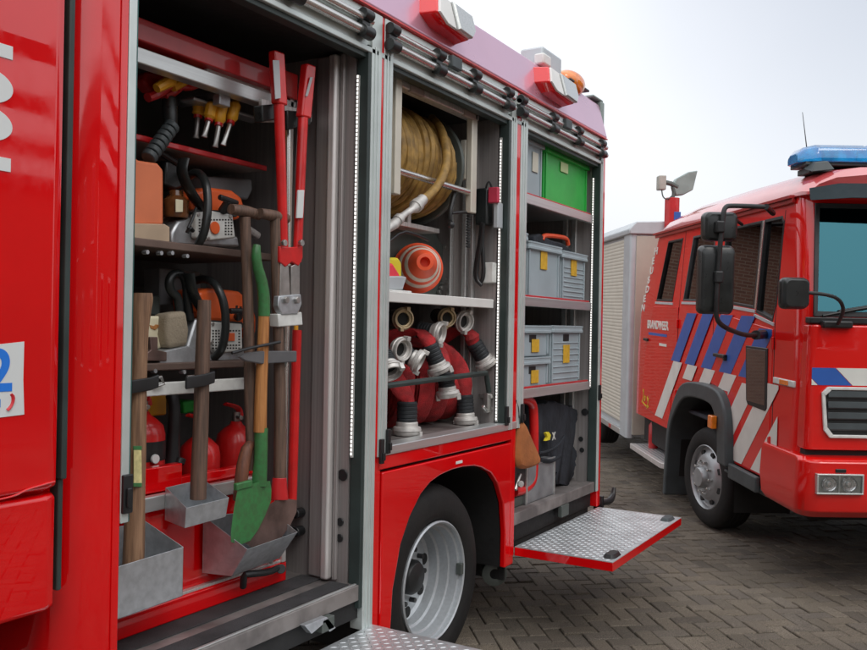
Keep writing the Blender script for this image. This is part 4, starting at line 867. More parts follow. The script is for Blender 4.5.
def hose(label, Y, Xc, zc, r1, ends):
    t = thing('fire_hose', label, 'fire hose', (Xc, Y, 1.226), group='rolled red fire hoses with metal couplings')
    mb = MB(); Yc = Y+.12; sp = spiral(V((Xc-.03, Yc, zc)), .06, r1, 9, 1.0+Y*3); mb.strip(sp, .092, .0125, RN); P(mb, 'roll', HOSER, 0, parent=t)
    for e in ends:
        p, d, path = V(e[0]), V(e[1]), e[2]
        r = e[3] if len(e) > 3 else .055; m = e[4] if len(e) > 4 else None
        q = coupling(t, p, d, r, e[5] if len(e) > 5 else True, m, e[6] if len(e) > 6 else .10)
        if path is not None:
            pts = [q]+[V(x) for x in path]; n = len(pts)
            dn = d.normalized()
            mb = MB(); mb.tube([q+dn*.03, q-dn*.02]+pts[1:], [(.036, .034), (.038, .033)]+[(.050, .017)]*(n-1), 14, 2, flat=RN); P(mb, 'hose_end', HOSER, 0, parent=t)
    return t
zf = 1.226
hx = -.36
# lower coupling standing on floor, left
p = W(407, 421, -.16)
hose('rolled red hose at the left with its coupling standing on the locker floor', 3.47, hx, zf+.235, .225, [((p.x, p.y, zf+.012), (0, 0, -1), [(p.x-.02, p.y-.02, 1.45), (-.22, p.y-.1, 1.58), (-.32, 3.47, 1.68)], .066), (W(403, 350, -.12), (.75, -.18, -.1), None, .058, None, False), (W(404, 319, -.14), (.8, -.55, -.05), None, .052, BRASS, True)])
p = W(440, 370, -.12)
hose('rolled red hose with its black ferrule and coupling drooping over the dark bar', 3.72, hx, zf+.24, .23, [(W(440, 371, -.11), (.25, .35, -.95), [W(428, 338, -.15), W(420, 330, -.22), (-.36, 3.72, 1.70)], .058), (W(420, 362, -.10), (.7, .25, -.35), None, .055, None, True, .06)])
hose('rolled red hose whose coupling hangs below the dark bar', 3.93, hx, zf+.235, .225, [(W(448, 396, -.13), (.1, .1, -1), [W(441, 355, -.17), W(436, 345, -.22), (-.36, 3.9, 1.69)], .058), (W(441, 334, -.12), (.75, .1, -.12), None, .058, None, True, .08), (W(391, 373, -.10), (.5, -.25, -.6), None, .06, None, True, .06)])
p = W(466, 409, -.17)
hose('rolled red hose with long tail and floor coupling at the right end', 4.08, hx, zf+.24, .235, [((p.x, p.y, zf+.012), (.05, .02, -1), [(p.x, p.y-.01, 1.46), (p.x-.03, p.y-.05, 1.58), (-.25, 4.02, 1.69), (-.36, 3.98, 1.70)], .062), (W(448, 318, -.15), (.8, -.5, -.1), None, .05, BRASS, True)])
p = W(488, 364, -.12)
hose('rightmost rolled red hose with its coupling pointing down beside the wall', 4.24, hx, zf+.23, .225, [(W(487, 365, -.11), (.35, .45, -.85), [W(472, 335, -.15), W(463, 328, -.25), (-.38, 4.20, 1.68)], .06), (W(466, 322, -.14), (.85, -.25, -.12), None, .058, COUP, True)])
mb = MB(); a, b = W(384, 386, -.07), W(486, 373, -.07); mb.tube([a, b, b+V((-.01, .03, -.03)), W(489, 392, -.08)], .015, 10); P(mb, 'retaining_bar', SEAL, 0)
mb = MB(); q = W(488, 395, -.08); mb.box((q.x-.02, q.y-.02, q.z-.10), (q.x+.01, q.y+.03, q.z+.01)); mb.tube([q+V((0, -.06, -.06)), q+V((0, -.02, -.09)), q+V((0, .04, -.08))], .012, 8, 1); mb.box((q.x-.06, q.y+.0, q.z-.02), (q.x+.02, 4.438, q.z+.005)); P(mb, 'bar_latch', STEEL, .004)

# ---- third locker
def shelf3(z0, x0=-.7):
    mb = MB(); mb.box((x0, 4.695, z0-.008), (-.05, 5.92, z0)); mb.box((-.06, 4.695, z0-.045), (-.03, 5.87, z0+.012)); P(mb, 'shelf', RAIL, .003)
    mb = MB(); mb.box((-.058, 4.70, z0+.0125), (-.042, 5.86, z0+.024)); P(mb, 'shelf_lip', REDM, .002)
for z in (2.575, 1.955, 1.395): shelf3(z)
def crate(label, y0, y1, z0, h, m=GREY, x1=-.065, dep=.36, lab=None, slot=False, ribs=False):
    t = thing('crate', label, 'crate', (x1-dep/2, (y0+y1)/2, z0), group='plastic crates on the rear locker shelves')
    mb = MB(); w = .012; i = .022
    A = [(x1, y0+w), (x1, y1-w), (x1-w, y1), (x1-dep+w, y1), (x1-dep, y1-w), (x1-dep, y0+w), (x1-dep+w, y0), (x1-w, y0)]
    cy, cx = (y0+y1)/2, x1-dep/2
    def rg(f, z): return [V((cx+(a-cx)*f[0], cy+(b-cy)*f[1], z)) for a, b in A]
    fx, fy = 1-2*i/dep, 1-2*i/(y1-y0)
    mb.loft([rg((fx*.96, fy*.96), z0), rg((fx, fy), z0+.012), rg((fx*1.0, fy*1.01), z0+h-.05), rg((1, 1), z0+h-.046), rg((1, 1), z0+h-.03), rg((.985, .985), z0+h-.028), rg((.985, .985), z0+h-.012), rg((1, 1), z0+h-.01), rg((1, 1), z0+h), rg((.96, .96), z0+h), rg((.95, .95), z0+h-.03)])
    P(mb, 'tub', m, .002, parent=t)
    mb = MB(); n = 4
    for k in range(n+1):
        y = y0+i+.012+(y1-y0-2*i-.024)*k/n
        if k in (0, n): mb.box((x1-i-.002, y-.008, z0+.015), (x1-i+.008, y+.008, z0+h-.05))
    if ribs:
        for k in range(7):
            z = z0+.03+k*(h-.11)/7; mb.box((x1-i-.002, y0+.055, z), (x1-i+.005, y1-.04, z+.008))
    P(mb, 'ribs', m, .002, parent=t)
    if lab:
        ly, lw, lz, lh, lm = lab; lz += lh*.1; lw *= .85; lh *= .82; mb = MB(); mb.box((x1-i+.004, ly-lw/2, lz), (x1-i+.0075, ly+lw/2, lz+lh)); P(mb, 'label', lm, .001, parent=t)
    if slot:
        ly = (y0+y1)/2; mb = MB(); mb.box((x1-i-.002, ly-.05, z0+h-.105), (x1-i+.003, ly+.05, z0+h-.058)); P(mb, 'grip_slot', DARK, .002, parent=t)
    return t
PAPER = mat('paper_label', (.62, .6, .5), .6, var=.06)
crate('grey crate with pale label beside the green crate on the top shelf', 4.70, 5.115, 2.588, .375, lab=(4.99, .10, 2.74, .15, PAPER))
crate('bright green crate on the top shelf', 5.13, 5.90, 2.588, .37, GREEN, lab=(5.46, .15, 2.82, .08, mat('lime_label', (.5, .62, .3), .6, var=.05)))
crate('grey crate cut off by the pillar at the left of the middle shelf', 4.50+.2, 4.885, 1.968, .39, lab=(4.80, .07, 2.10, .17, YLAB))
crate('grey crate with yellow label carrying the black tool bag, middle shelf', 4.90, 5.425, 1.968, .35, lab=(5.15, .12, 2.14, .15, YLAB))
crate('grey crate with yellow label and ribbed front, right end of the middle shelf', 5.435, 5.89, 1.968, .335, lab=(5.66, .12, 2.13, .14, YLAB), ribs=True)
crate('upper of two stacked low grey crates on the bottom shelf', 4.75, 5.265, 1.598, .195, lab=(5.04, .13, 1.615, .10, YLAB), slot=True)
crate('lower of two stacked low grey crates on the bottom shelf', 4.75, 5.265, 1.408, .187, lab=(5.04, .13, 1.42, .10, YLAB), slot=True)
crate('tall grey crate right of the stacked low crates on the bottom shelf', 5.28, 5.82, 1.408, .39, lab=(5.55, .13, 1.53, .15, YLAB), slot=True, ribs=True)
mb = MB(); mb.box((-.3, 4.72, 2.36), (-.09, 4.87, 2.385)); tag(mb.build('orange_lid', CONE, bevel=.006), 'orange lid showing above the cut-off grey crate on the middle shelf', 'lid')
t = thing('tool_bag', 'black tool bag with bright orange carrying handle in the middle grey crate', 'tool bag', (-.22, 5.15, 2.30))
mb = MB(); mb.px([(534, 236), (541, 234), (552, 240), (563, 243), (572, 250), (572, 258), (534, 254)], -.12, .2); mb.jitter(.006, 20); P(mb, 'body', FAB, .012, parent=t)
mb = MB(); mb.tube([W(542, 240, -.13), W(543, 236, -.13), W(548, 235.5, -.13), W(562, 237, -.13), W(567, 239, -.13), W(568, 245, -.13)], .016, 10, 1); P(mb, 'handle', CONE, 0, parent=t)
# bottom of third locker
t = thing('carrying_frame', 'red tubular carrying frame at the left of the bottom locker', 'frame', (-.15, 4.72, .69))
mb = MB(); mb.tube([W(512, 399, -.10), W(524, 398, -.10), W(532, 402, -.10), W(534, 412, -.10), W(534, 470, -.10), W(532, 483, -.10), W(524, 490, -.10), W(514, 492, -.10)], .030, 12, 2); P(mb, 'tube_frame', REDT, 0, parent=t)
mb = MB(); mb.tube([W(515, 490, -.06), W(518, 480, -.06), W(520, 474, -.06)], .014, 8); mb.cyl(W(519, 484, -.06), W(521, 484, -.03), .02, n=12); P(mb, 'lock_knob', STEEL, .003, parent=t)
t = thing('canvas_bag', 'brown-orange canvas bag hanging at the edge of the rear locker', 'bag', W(525, 471, .0))
pts = [W(516, 440, .0), W(518, 422, .0), W(521, 418, .0), W(524, 424, .0), W(532, 445, .0), W(541, 463, .0), (W(537, 466, .0)), W(526, 470, .0), W(515, 470, .0), W(514, 455, .0)]
mb = MB(); c = sum([V(p) for p in pts], V())/len(pts)
mb.loft([[c+(p-c)*f+V((dx, 0, 0)) for p in pts] for f, dx in ((.55, .035), (.85, .028), (1, .0), (.97, -.03), (.7, -.05))]); mb.jitter(.005, 22); P(mb, 'sack', OBAG, 0, parent=t, sub=1)
mb = MB(); mb.tube([W(519, 424, .005), W(518, 410, .0), W(515, 400, -.005)], .010, 8, 1); P(mb, 'cord', BLK, 0, parent=t)
t = thing('equipment_jacket', 'black bundled jacket with pale printed patches on the alloy case', 'jacket', (-.25, 5.3, .70))
mb = MB(); mb.px([(536, 404), (552, 402), (572, 406), (576, 412), (574, 440), (578, 452), (574, 470), (570, 484), (560, 486), (556, 470), (545, 464), (536, 455)], -.14, .22); bmesh.ops.subdivide_edges(mb.bm, edges=mb.bm.edges[:], cuts=9, use_grid_fill=True); mb.jitter(.03, 8); mb.jitter(.018, 19); mb.jitter(.008, 45); P(mb, 'cloth', FAB, 0, parent=t, ang=80)
mb = MB(); mb.px([(546, 433), (549, 432), (551, 435), (550, 440), (546, 441), (548, 437)], -.095, .02); P(mb, 'yellow_print', FLUY, .001, parent=t)
text('X', .07, Matrix(((0, 0, 1, -.088), (1, 0, 0, W(552, 440, -.09).y), (0, 1, 0, W(552, 440, -.09).z), (0, 0, 0, 1))), 'white_print', WHR, t, bold=.002)
mb = MB(); mb.tube([W(538, 454, -.08), W(548, 452, -.08), W(558, 446, -.07), W(564, 437, -.07)], [(.018, .01)]*4, 8, 2); mb.tube([W(540, 460, -.07), W(552, 462, -.06), W(560, 456, -.06)], [(.02, .01)]*3, 8, 2); P(mb, 'strap', FAB, 0, parent=t)
t = thing('alloy_case', 'grey alloy case on the floor of the rear locker', 'case', (-.15, 5.1, .68))
mb = MB(); mb.box((-.34, 4.92, .682), (-.075, 5.36, .925)); P(mb, 'body', PLATE if False else mat('grey_alloy', (.30, .31, .32), .5, .5, var=.2, vs=9), .004, parent=t)
mb = MB(); mb.box((-.08, 4.915, .682), (-.068, 4.935, .93)); mb.box((-.08, 5.345, .682), (-.068, 5.365, .93)); mb.box((-.078, 4.935, .915), (-.068, 5.345, .93)); P(mb, 'edge_trim', RAIL, .002, parent=t)
tag(MB().box((-.36, 4.72, .682), (-.09, 5.05, .74)).build('grey_board', PLATE, bevel=.006), 'flat grey board lying in front of the alloy case', 'board')

# ------------------------------------------------------------------ far fire engine
A2, P2 = R(32.2), R(1.75)
M2 = Matrix.Translation((.327, 7.825, 0)) @ Matrix.Rotation(A2, 4, 'Z') @ Matrix.Rotation(P2, 4, 'X')
T2 = thing('fire_engine', 'far red fire engine facing us with blue and white diagonal stripes and blue light bar', 'fire engine', M=M2)
def Q(mb, name, m, bevel=.003, **k): return mb.build(name, m, k.pop('parent', T2), bevel=bevel, world=False, **k)
def rplan(e0, e1, y0, y1, rf, rr, z, n=6):
    pts = []
    for cx, cy, r, a0 in ((e0+rf, y0+rf, rf, 180), (e1-rf, y0+rf, rf, 270), (e1-rr, y1-rr, rr, 0), (e0+rr, y1-rr, rr, 90)):
        for i in range(n+1):
            a = R(a0+90*i/n); pts.append(V((cx+r*math.cos(a), cy+r*math.sin(a), z)))
    return pts
def tum(z): return .06*max(0, z-1.9)/.88
def fy(z): return -1.80+.18*max(0, z-1.9)/.88
def cut(o, cutters):
    for c in cutters:
        md = o.modifiers.new('b', 'BOOLEAN'); md.operation = 'DIFFERENCE'; md.solver = 'EXACT'; md.object = c
    dg = bpy.context.evaluated_depsgraph_get(); me = bpy.data.meshes.new_from_object(o.evaluated_get(dg))
    o.modifiers.clear(); o.data = me
    for c in cutters: bpy.data.objects.remove(c)
    me.set_sharp_from_angle(angle=R(30))
def cutter(poly, d):
    mb = MB(); mb.prism(poly, d); return mb.build('cutter', RED2, T2, world=False)
W1 = [(1.80, 2.05), (1.22, 2.04), (1.05, 2.67), (1.55, 2.67)]
W2 = [(.86, 2.05), (.10, 2.045), (.10, 2.66), (.72, 2.66)]
W3 = [(-.16, 2.04), (-.935, 1.99), (-.935, 2.66), (-.16, 2.66)]
W4 = [(-.985, 1.96), (-1.30, 1.90), (-1.335, 2.02), (-1.335, 2.62), (-1.30, 2.66), (-.985, 2.66)]
def truck2():
    mb = MB(); mb.loft([rplan(0, 2.3, -1.74, 2.62, .14, .12, .74), rplan(0, 2.3, -1.80, 2.60, .14, .12, 1.45), rplan(0, 2.3, -1.80, 2.50, .14, .12, 1.9), rplan(.06, 2.24, -1.62, 2.10, .14, .2, 2.78)])
    sh = Q(mb, 'cab_shell', RED2, 0)
    mb = MB(); mb.loft([rplan(.05, 2.25, -1.70, 2.52, .1, .1, .95), rplan(.05, 2.25, -1.73, 2.42, .1, .1, 1.9), rplan(.11, 2.19, -1.56, 2.02, .1, .15, 2.74)]); inner = mb.build('cutter', RED2, T2, world=False)
    cs = [inner]
    for w in (W1, W2, W3, W4): cs.append(cutter([(-.3, y, z) for y, z in w], (3.0, 0, 0)))
    cs.append(cutter([(.085, -2.3, 1.965), (2.215, -2.3, 1.965), (2.15, -2.3, 2.705), (.15, -2.3, 2.705)], (0, .95, 0)))
    archp = [(1.02, .5), (.95, .85), (.68, 1.15), (.40, 1.25), (-.22, 1.26), (-.42, 1.15), (-.48, .9), (-.48, .5)]
    cs.append(cutter([(-.3, y, z) for y, z in archp], (.8, 0, 0))); cs.append(cutter([(1.8, y, z) for y, z in archp], (.8, 0, 0)))
    cut(sh, cs)
    # wheel wells
    for e in (.06, 1.82):
        mb = MB(); a = [V((e, y, z)) for y, z in [(1.02, .3)]+archp[1:-1]+[(-.48, .3)]]; mb.loft([a, [p+V((.45, 0, 0)) for p in a]], closed=False); x = e+.45 if e < 1 else e
        mb.box((x-.01, -.5, .3), (x+.01, 1.05, 1.27)); Q(mb, 'wheel_well', DARK, 0)
    # panes
    for i, w in enumerate((W1, W2, W3, W4)):
        for side in (0, 1):
            def sp(y, z, o): return V((tum(z)+o, y, z)) if side == 0 else V((2.3-tum(z)-o, y, z))
            mb = MB(); mb.loft([[sp(y, z, .022) for y, z in w], [sp(y, z, .027) for y, z in w]]); f = Q(mb, 'side_window', GLASS, 0)
            cy = sum(p[0] for p in w)/len(w); cz = sum(p[1] for p in w)/len(w)
            mb = MB(); k = .955
            for a in range(len(w)):
                p, q = w[a], w[(a+1) % len(w)]
                def ins(p, g): return (p[0]+(cy-p[0])*g, p[1]+(cz-p[1])*g)
                pi, qi = ins(p, .05), ins(q, .05); po, qo = ins(p, -.012), ins(q, -.012)
                mb.loft([[sp(*x, -.004) for x in (po, qo, qi, pi)], [sp(*x, .03) for x in (po, qo, qi, pi)]])
            Q(mb, 'window_frame', BLK if i != 1 else GREYP, .002, parent=f)
            mb = MB(); p, q = w[0], w[1]; mb.loft([[sp(p[0]+.03, p[1]-.035, -.008), sp(q[0]-.03, q[1]-.035, -.008), sp(q[0]-.03, q[1]-.012, -.008), sp(p[0]+.03, p[1]-.012, -.008)], [sp(p[0]+.03, p[1]-.035, .01), sp(q[0]-.03, q[1]-.035, .01), sp(q[0]-.03, q[1]-.012, .01), sp(p[0]+.03, p[1]-.012, .01)]]); Q(mb, 'sill_trim', LGREY, .001, parent=f)
    mb = MB(); mb.loft([[V((tum(z)-.006, y, z)) for y, z in ((-.947, 1.99), (-.975, 1.985), (-.975, 2.66), (-.947, 2.66))], [V((tum(z)+.03, y, z)) for y, z in ((-.947, 1.99), (-.975, 1.985), (-.975, 2.66), (-.947, 2.66))]]); Q(mb, 'window_divider', TUBE, .002)
    ws = [(.07, 1.945), (2.23, 1.945), (2.17, 2.72), (.13, 2.72)]
    mb = MB(); mb.loft([[V((e, fy(z)-.004, z)) for e, z in ws], [V((e, fy(z)+.002, z)) for e, z in ws]]); g = Q(mb, 'windscreen', WIND, 0)
    mb = MB()
    for a in range(4):
        p, q = ws[a], ws[(a+1) % 4]; c = (1.15, 2.33); k = .06
        ins = lambda p: (p[0]+(-1 if p[0] > 1.15 else 1)*.03, p[1]+(-1 if p[1] > 2.3 else 1)*.035)
        pi, qi = ins(p), ins(q); mb.loft([[V((e, fy(z)-.010, z)) for e, z in (p, q, qi, pi)], [V((e, fy(z)+.0, z)) for e, z in (p, q, qi, pi)]])
    Q(mb, 'windscreen_seal', BLK, .003, parent=g)
    for e0, s in ((.12, 1), (.75, 1), (1.45, 1)):
        mb = MB(); mb.tube([(e0, fy(1.95)-.03, 1.95), (e0+.25, fy(2.0)-.03, 2.0), (e0+.62, fy(2.06)-.022, 2.06)], .009, 8); mb.tube([(e0+.12, fy(2.0)-.018, 1.985), (e0+.72, fy(2.1)-.016, 2.09)], .007, 8); Q(mb, 'wiper', BLK, 0, parent=g)
    # interior
    mb = MB(); mb.box((.1, -1.68, 1.55), (2.2, -1.25, 1.86)); Q(mb, 'dashboard', BLK, .04)
    mb = MB(); n = 28; c = V((.62, -1.12, 1.97)); u = V((1, 0, 0)); w = V((0, -.45, .89)).normalized(); ring = [c+(u*math.cos(2*math.pi*i/n)+w*math.sin(2*math.pi*i/n))*.22 for i in range(n+1)]; mb.tube(ring, .014, 8); mb.cyl(c+V((0, -.02, 0)), c+V((0, -.25, -.2)), .04, n=12); mb.tube([c-u*.21, c+u*.21], .015, 8); Q(mb, 'steering_wheel', BLK, 0)
    for e in (.32, 1.45):
        mb = MB(); mb.box((e, -.75, 1.4), (e+.5, -.25, 1.58)); mb.box((e, -.3, 1.58), (e+.5, -.16, 2.25)); mb.box((e+.12, -.29, 2.26), (e+.38, -.18, 2.46)); Q(mb, 'seat', SEAT, .05, seg=3)
    mb = MB(); mb.box((.2, 1.3, 1.3), (2.1, 1.8, 1.5)); mb.box((.2, 1.75, 1.5), (2.1, 1.9, 2.2)); mb.box((.06, -1.6, .96), (2.24, 2.4, 1.0)); Q(mb, 'bench', SEAT, .03)
    # roof
    def sec(y, top, inset, z0=2.775):
        e = .06-.015+inset; h = top-z0
        half = [(e, 0), (e-.0, .12), (e+.06, .48), (e+.18, .80), (e+.40, .96), (e+.75, 1.0)]
        l = [V((x, y, z0+h*f)) for x, f in half]; r = [V((2.3-x, y, z0+h*f)) for x, f in half[::-1]]
        return l+r
    mb = MB(); mb.loft([sec(-1.665, 2.86, .06), sec(-1.68, 2.92, .03), sec(-1.62, 2.98, .0), sec(-1.4, 3.01, .0), sec(-.3, 3.035, 0), (sec(1.0, 3.04, 0)), sec(1.7, 3.0, 0), sec(2.05, 2.92, .03), sec(2.14, 2.80, .05)]); Q(mb, 'roof', mat('sky_sheen_roof_paint', (.55, .07, .075), .4, coat=1, var=.06, vs=2, crough=.06, cior=2.2), 0)  # paler base and strong coat stand in for sky sheen on red paint
    mb = MB(); mb.box((.012, -1.5, 2.765), (.05, 2.02, 2.79)); mb.box((.03, -1.5, 2.735), (.055, 2.0, 2.765)); Q(mb, 'gutter', mat('gutter_red', (.35, .012, .012), .4, coat=.5), .003)
    # sun visor above the windscreen
    mb = MB(); mb.loft([[V((e, y, z)) for e, y, z in ((.06, -1.70, 2.80), (.02, -1.80, 2.72), (.02, -1.82, 2.715), (.05, -1.72, 2.81))], [V((e, y, z)) for e, y, z in ((.25, -1.72, 2.83), (.25, -1.90, 2.725), (.25, -1.915, 2.725), (.25, -1.735, 2.845))], [V((e, y, z)) for e, y, z in ((1.15, -1.73, 2.84), (1.15, -1.94, 2.73), (1.15, -1.955, 2.73), (1.15, -1.745, 2.855))], [V((e, y, z)) for e, y, z in ((2.05, -1.72, 2.83), (2.05, -1.90, 2.725), (2.05, -1.915, 2.725), (2.05, -1.735, 2.845))], [V((e, y, z)) for e, y, z in ((2.24, -1.70, 2.80), (2.28, -1.80, 2.72), (2.28, -1.82, 2.715), (2.25, -1.72, 2.81))]]); Q(mb, 'sun_visor', mat('smoked_visor', (.008, .016, .019), .5, var=.1, spec=.12), .003)
    # light bar
    t = bpy.data.objects.new('light_bar', None); COL.objects.link(t); t.parent = T2; XF[t.name] = XF[T2.name]
    yb, zb = -1.42, 3.005
    mb = MB(); sec2 = lambda e, k: [V((e, yb+a*k*.15, zb+.01+b*k)) for a, b in ((-1, 0), (-1.03, .04), (-.9, .095), (-.55, .125), (.55, .125), (.9, .095), (1.03, .04), (1, 0))]
    mb.loft([sec2(.06, .55), sec2(.10, .85), sec2(.18, 1.0), sec2(.52, 1.02), sec2(.525, .97), sec2(.535, .97), sec2(.54, 1.02), sec2(.85, 1.02), sec2(.855, .97), sec2(.865, .97), sec2(.87, 1.02), sec2(2.12, 1.0), sec2(2.2, .85), sec2(2.24, .55)]); Q(mb, 'blue_dome', BLUEG, .004, parent=t)
    for e in (.3, .68, 1.0, 1.4, 1.9): mb = MB(); mb.lathe([(.0, 0), (.05, .0), (.06, .05), (.055, .07), (0, .07)], (e, yb, zb+.02), (0, 0, 1), 20); Q(mb, 'rotating_reflector', FACE, 0, parent=t)
    mb = MB(); mb.box((.10, yb-.13, zb-.012), (2.2, yb+.13, zb+.012)); mb.box((.14, yb-.1, zb-.06), (.3, yb+.1, zb-.02)); mb.box((2.0, yb-.1, zb-.06), (2.16, yb+.1, zb-.02)); Q(mb, 'base', GREYP, .004, parent=t)
    mb = MB(); mb.loft([[V((.10, -1.64, 2.93)), V((.26, -1.64, 2.95)), V((.26, -1.50, 2.99)), V((.10, -1.50, 2.97))], [V((.13, -1.62, 3.0)), V((.22, -1.62, 3.01)), V((.23, -1.52, 3.03)), V((.14, -1.52, 3.02))]]); Q(mb, 'bar_foot', GREYP, .006, parent=t)
    for e in (.62, 1.15, 1.65):
        mb = MB(); mb.cyl((e, -1.662, 2.955), (e, -1.668, 2.955), .012, n=10); Q(mb, 'roof_stud', STEEL, 0)
    # whip antenna and floodlight mast
    mb = MB(); mb.tube([(.35, -1.1, 3.02), (.30, -1.1, 3.2), (.27, -1.08, 3.46)], [.006, .004, .002], 6); Q(mb, 'whip_antenna', BLK, 0)
    t = bpy.data.objects.new('floodlight_mast', None); COL.objects.link(t); t.parent = T2; XF[t.name] = XF[T2.name]
    mb = MB(); mb.cyl((.42, 2.72, 2.7), (.42, 2.72, 3.27), .085, n=24); Q(mb, 'mast', REDM, .004, parent=t)
    mb = MB(); mb.box((.42, 2.63, 2.95), (.50, 2.64, 3.10)); Q(mb, 'mast_plate', BLUE, .002, parent=t)
    mb = MB(); mb.prism([(e, 2.70, z) for e, z in ((.42, 3.42), (.46, 3.50), (.60, 3.58), (.71, 3.60), (.66, 3.37), (.55, 3.31), (.46, 3.30))], (0, .12, 0)); Q(mb, 'lamp_head', GRGREEN, .012, parent=t)
    mb = MB(); mb.prism([(e, 2.66, z) for e, z in ((.24, 3.36), (.24, 3.53), (.33, 3.53), (.33, 3.36))], (0, .12, 0)); Q(mb, 'lamp_head', mat('lamp_cream_grey', (.42, .41, .36), .5), .012, parent=t)
    mb = MB(); mb.tube([(.30, 2.72, 3.46), (.40, 2.72, 3.44), (.48, 2.72, 3.40)], .03, 10); mb.tube([(.42, 2.72, 3.26), (.44, 2.72, 3.33), (.42, 2.72, 3.40)], .022, 10, 1); mb.tube([(.28, 2.68, 3.36), (.29, 2.66, 3.27), (.34, 2.65, 3.24), (.40, 2.66, 3.29)], .008, 8, 2); Q(mb, 'tilt_joint', PLATE, 0, parent=t)
    # front panel, grille, stripes
    mb = MB(); mb.loft([rplan(.02, 2.28, -1.845, -1.70, .05, .02, 1.055), rplan(.02, 2.28, -1.85, -1.70, .05, .02, 1.5), rplan(.03, 2.27, -1.842, -1.70, .05, .02, 1.89)]); Q(mb, 'hood_panel', RED2, .012, seg=3)
    mb = MB(); mb.box((.03, -1.835, 1.90), (2.27, -1.76, 1.94)); Q(mb, 'cowl', BLK, .006)
    mb = MB(); mb.box((.04, -1.80, 1.015), (2.26, -1.72, 1.05)); Q(mb, 'hood_gap', DARK, 0)
    yf = -1.851
    def flatpoly(pts, name, m, y=yf, th=.0015): mb = MB(); mb.prism([(e, y, z) for e, z in pts], (0, -th, 0)); return Q(mb, name, m, 0)
    e = .045; z0, z1 = 1.49, 1.605
    flatpoly([(.045, z0+.0), (.045, z0+.04), (.085, z0)], 'front_stripe', WHR)
    flatpoly([(.045, z0+.045), (.045, z1), (.20, z1), (.315, z0), (.09, z0)], 'front_stripe', BLUE)
    k = .205
    while k < 2.0:
        flatpoly([(k, z1), (k+.22, z1), (k+.335, z0), (k+.115, z0)], 'front_stripe', WHR)
        flatpoly([(k+.225, z1), (k+.44, z1), (min(k+.555, 2.255), z0), (k+.34, z0)], 'front_stripe', BLUE) if k+.44 < 2.25 else None
        k += .445
    gp = [(.13, 1.19), (.17, 1.14), (2.13, 1.14), (2.17, 1.19), (2.19, 1.44), (2.15, 1.48), (.15, 1.48), (.11, 1.44)]
    mb = MB(); c = (1.15, 1.31); inn = [(a+(.024 if a < 1.15 else -.024), b+(.021 if b < 1.31 else -.021)) for a, b in gp]
    n = len(gp)
    for a in range(n): b = (a+1) % n; mb.loft([[V((*p[:1], yf+.0, p[1])) for p in (gp[a], gp[b], inn[b], inn[a])], [V((p[0], yf-.018, p[1])) for p in (gp[a], gp[b], inn[b], inn[a])]])
    gr = Q(mb, 'grille', WHITEC, .004)
    mb = MB(); mb.prism([(a, yf+.001, b) for a, b in inn], (0, -.003, 0)); Q(mb, 'mesh_backing', DARK, 0, parent=gr)
    mb = MB()
    for i in range(4):
        z = 1.185+i*.072; mb.loft([[V((x, yf-.004, z)), V((x, yf-.016, z+.012)), V((x, yf-.012, z+.055)), V((x, yf-.004, z+.05))] for x in (.155, 2.145)])
    Q(mb, 'slats', GREYP, .003, parent=gr)
    # bumper with headlamps
    mb = MB(); mb.loft([rplan(.0, 2.30, -1.86, -1.24, .10, .04, .61), rplan(-.035, 2.335, -1.93, -1.23, .13, .04, .66), rplan(-.045, 2.345, -1.955, -1.22, .13, .04, .80), rplan(-.035, 2.335, -1.945, -1.22, .13, .04, .99), rplan(-.02, 2.32, -1.90, -1.23, .12, .04, 1.015)]); Q(mb, 'bumper', RED2, .01)
    for e0 in (.045, 1.945):
        mb = MB(); X0, X1, Z0, Z1 = e0, e0+.31, .785, .92
        for lo, hi in (((X0, Z0), (X1, Z0+.012)), ((X0, Z1-.012), (X1, Z1)), ((X0, Z0+.012), (X0+.012, Z1-.012)), ((X1-.012, Z0+.012), (X1, Z1-.012))): mb.box((lo[0], -1.974, lo[1]), (hi[0], -1.93, hi[1]))
        mb.box((X0+.012, -1.958, Z0+.012), (X1-.012, -1.952, Z1-.012)); h = Q(mb, 'headlight', LENSW, .003)
        mb = MB(); mb.box((X0+.011, -1.9725, Z0+.011), (X1-.011, -1.9705, Z1-.011)); Q(mb, 'lens', CLEAR, 0, parent=h)
        for k, r0 in ((.085, .052), (.215, .052)):
            mb = MB(); prof = [(r0, .0)] + [(r0*math.cos(R(q)), -.012*math.sin(R(q))) for q in (20, 40, 60)] + [(.016, -.012), (.014, .002), (.0, .004)]
            mb.lathe(prof, (e0+k, -1.9695+.001, .8525), (0, -1, 0), 24)
            for q in range(8): a_ = q*math.pi/4; mb.box((-.002, -.004, -.012), (.002, 0, .012), Matrix.Translation((e0+k+.036*math.cos(a_), -1.963, .8525+.036*math.sin(a_))) @ Matrix.Rotation(-a_, 4, 'Y'))
            Q(mb, 'reflector', mat('chrome_reflector', (.9, .9, .9), .25, .8, var=.05), 0, parent=h)
        mb = MB(); mb.box((X0+.145, -1.968, Z0+.014), (X0+.155, -1.956, Z1-.014)); Q(mb, 'lamp_divider', WHITEC, .001, parent=h)
        mb = MB(); mb.box((e0+.13, -1.955, .925), (e0+.2, -1.94, .95)); Q(mb, 'washer', BLK, .004, parent=h)
    # corner indicator
    mb = MB(); mb.box((-.012, -1.70, 1.455), (.01, -1.36, 1.50)); i = Q(mb, 'indicator', WHITEC, .006)
    mb = MB(); mb.box((-.017, -1.62, 1.46), (-.011, -1.48, 1.495)); Q(mb, 'amber_bulb', LENSO, .004, parent=i)
    # side doors as slightly proud skins
    def side_panel(poly, name, m, off=-.006, th=.01, bev=.004): mb = MB(); mb.prism([(off, y, z) for y, z in poly], (th, 0, 0)); return Q(mb, name, m, bev)
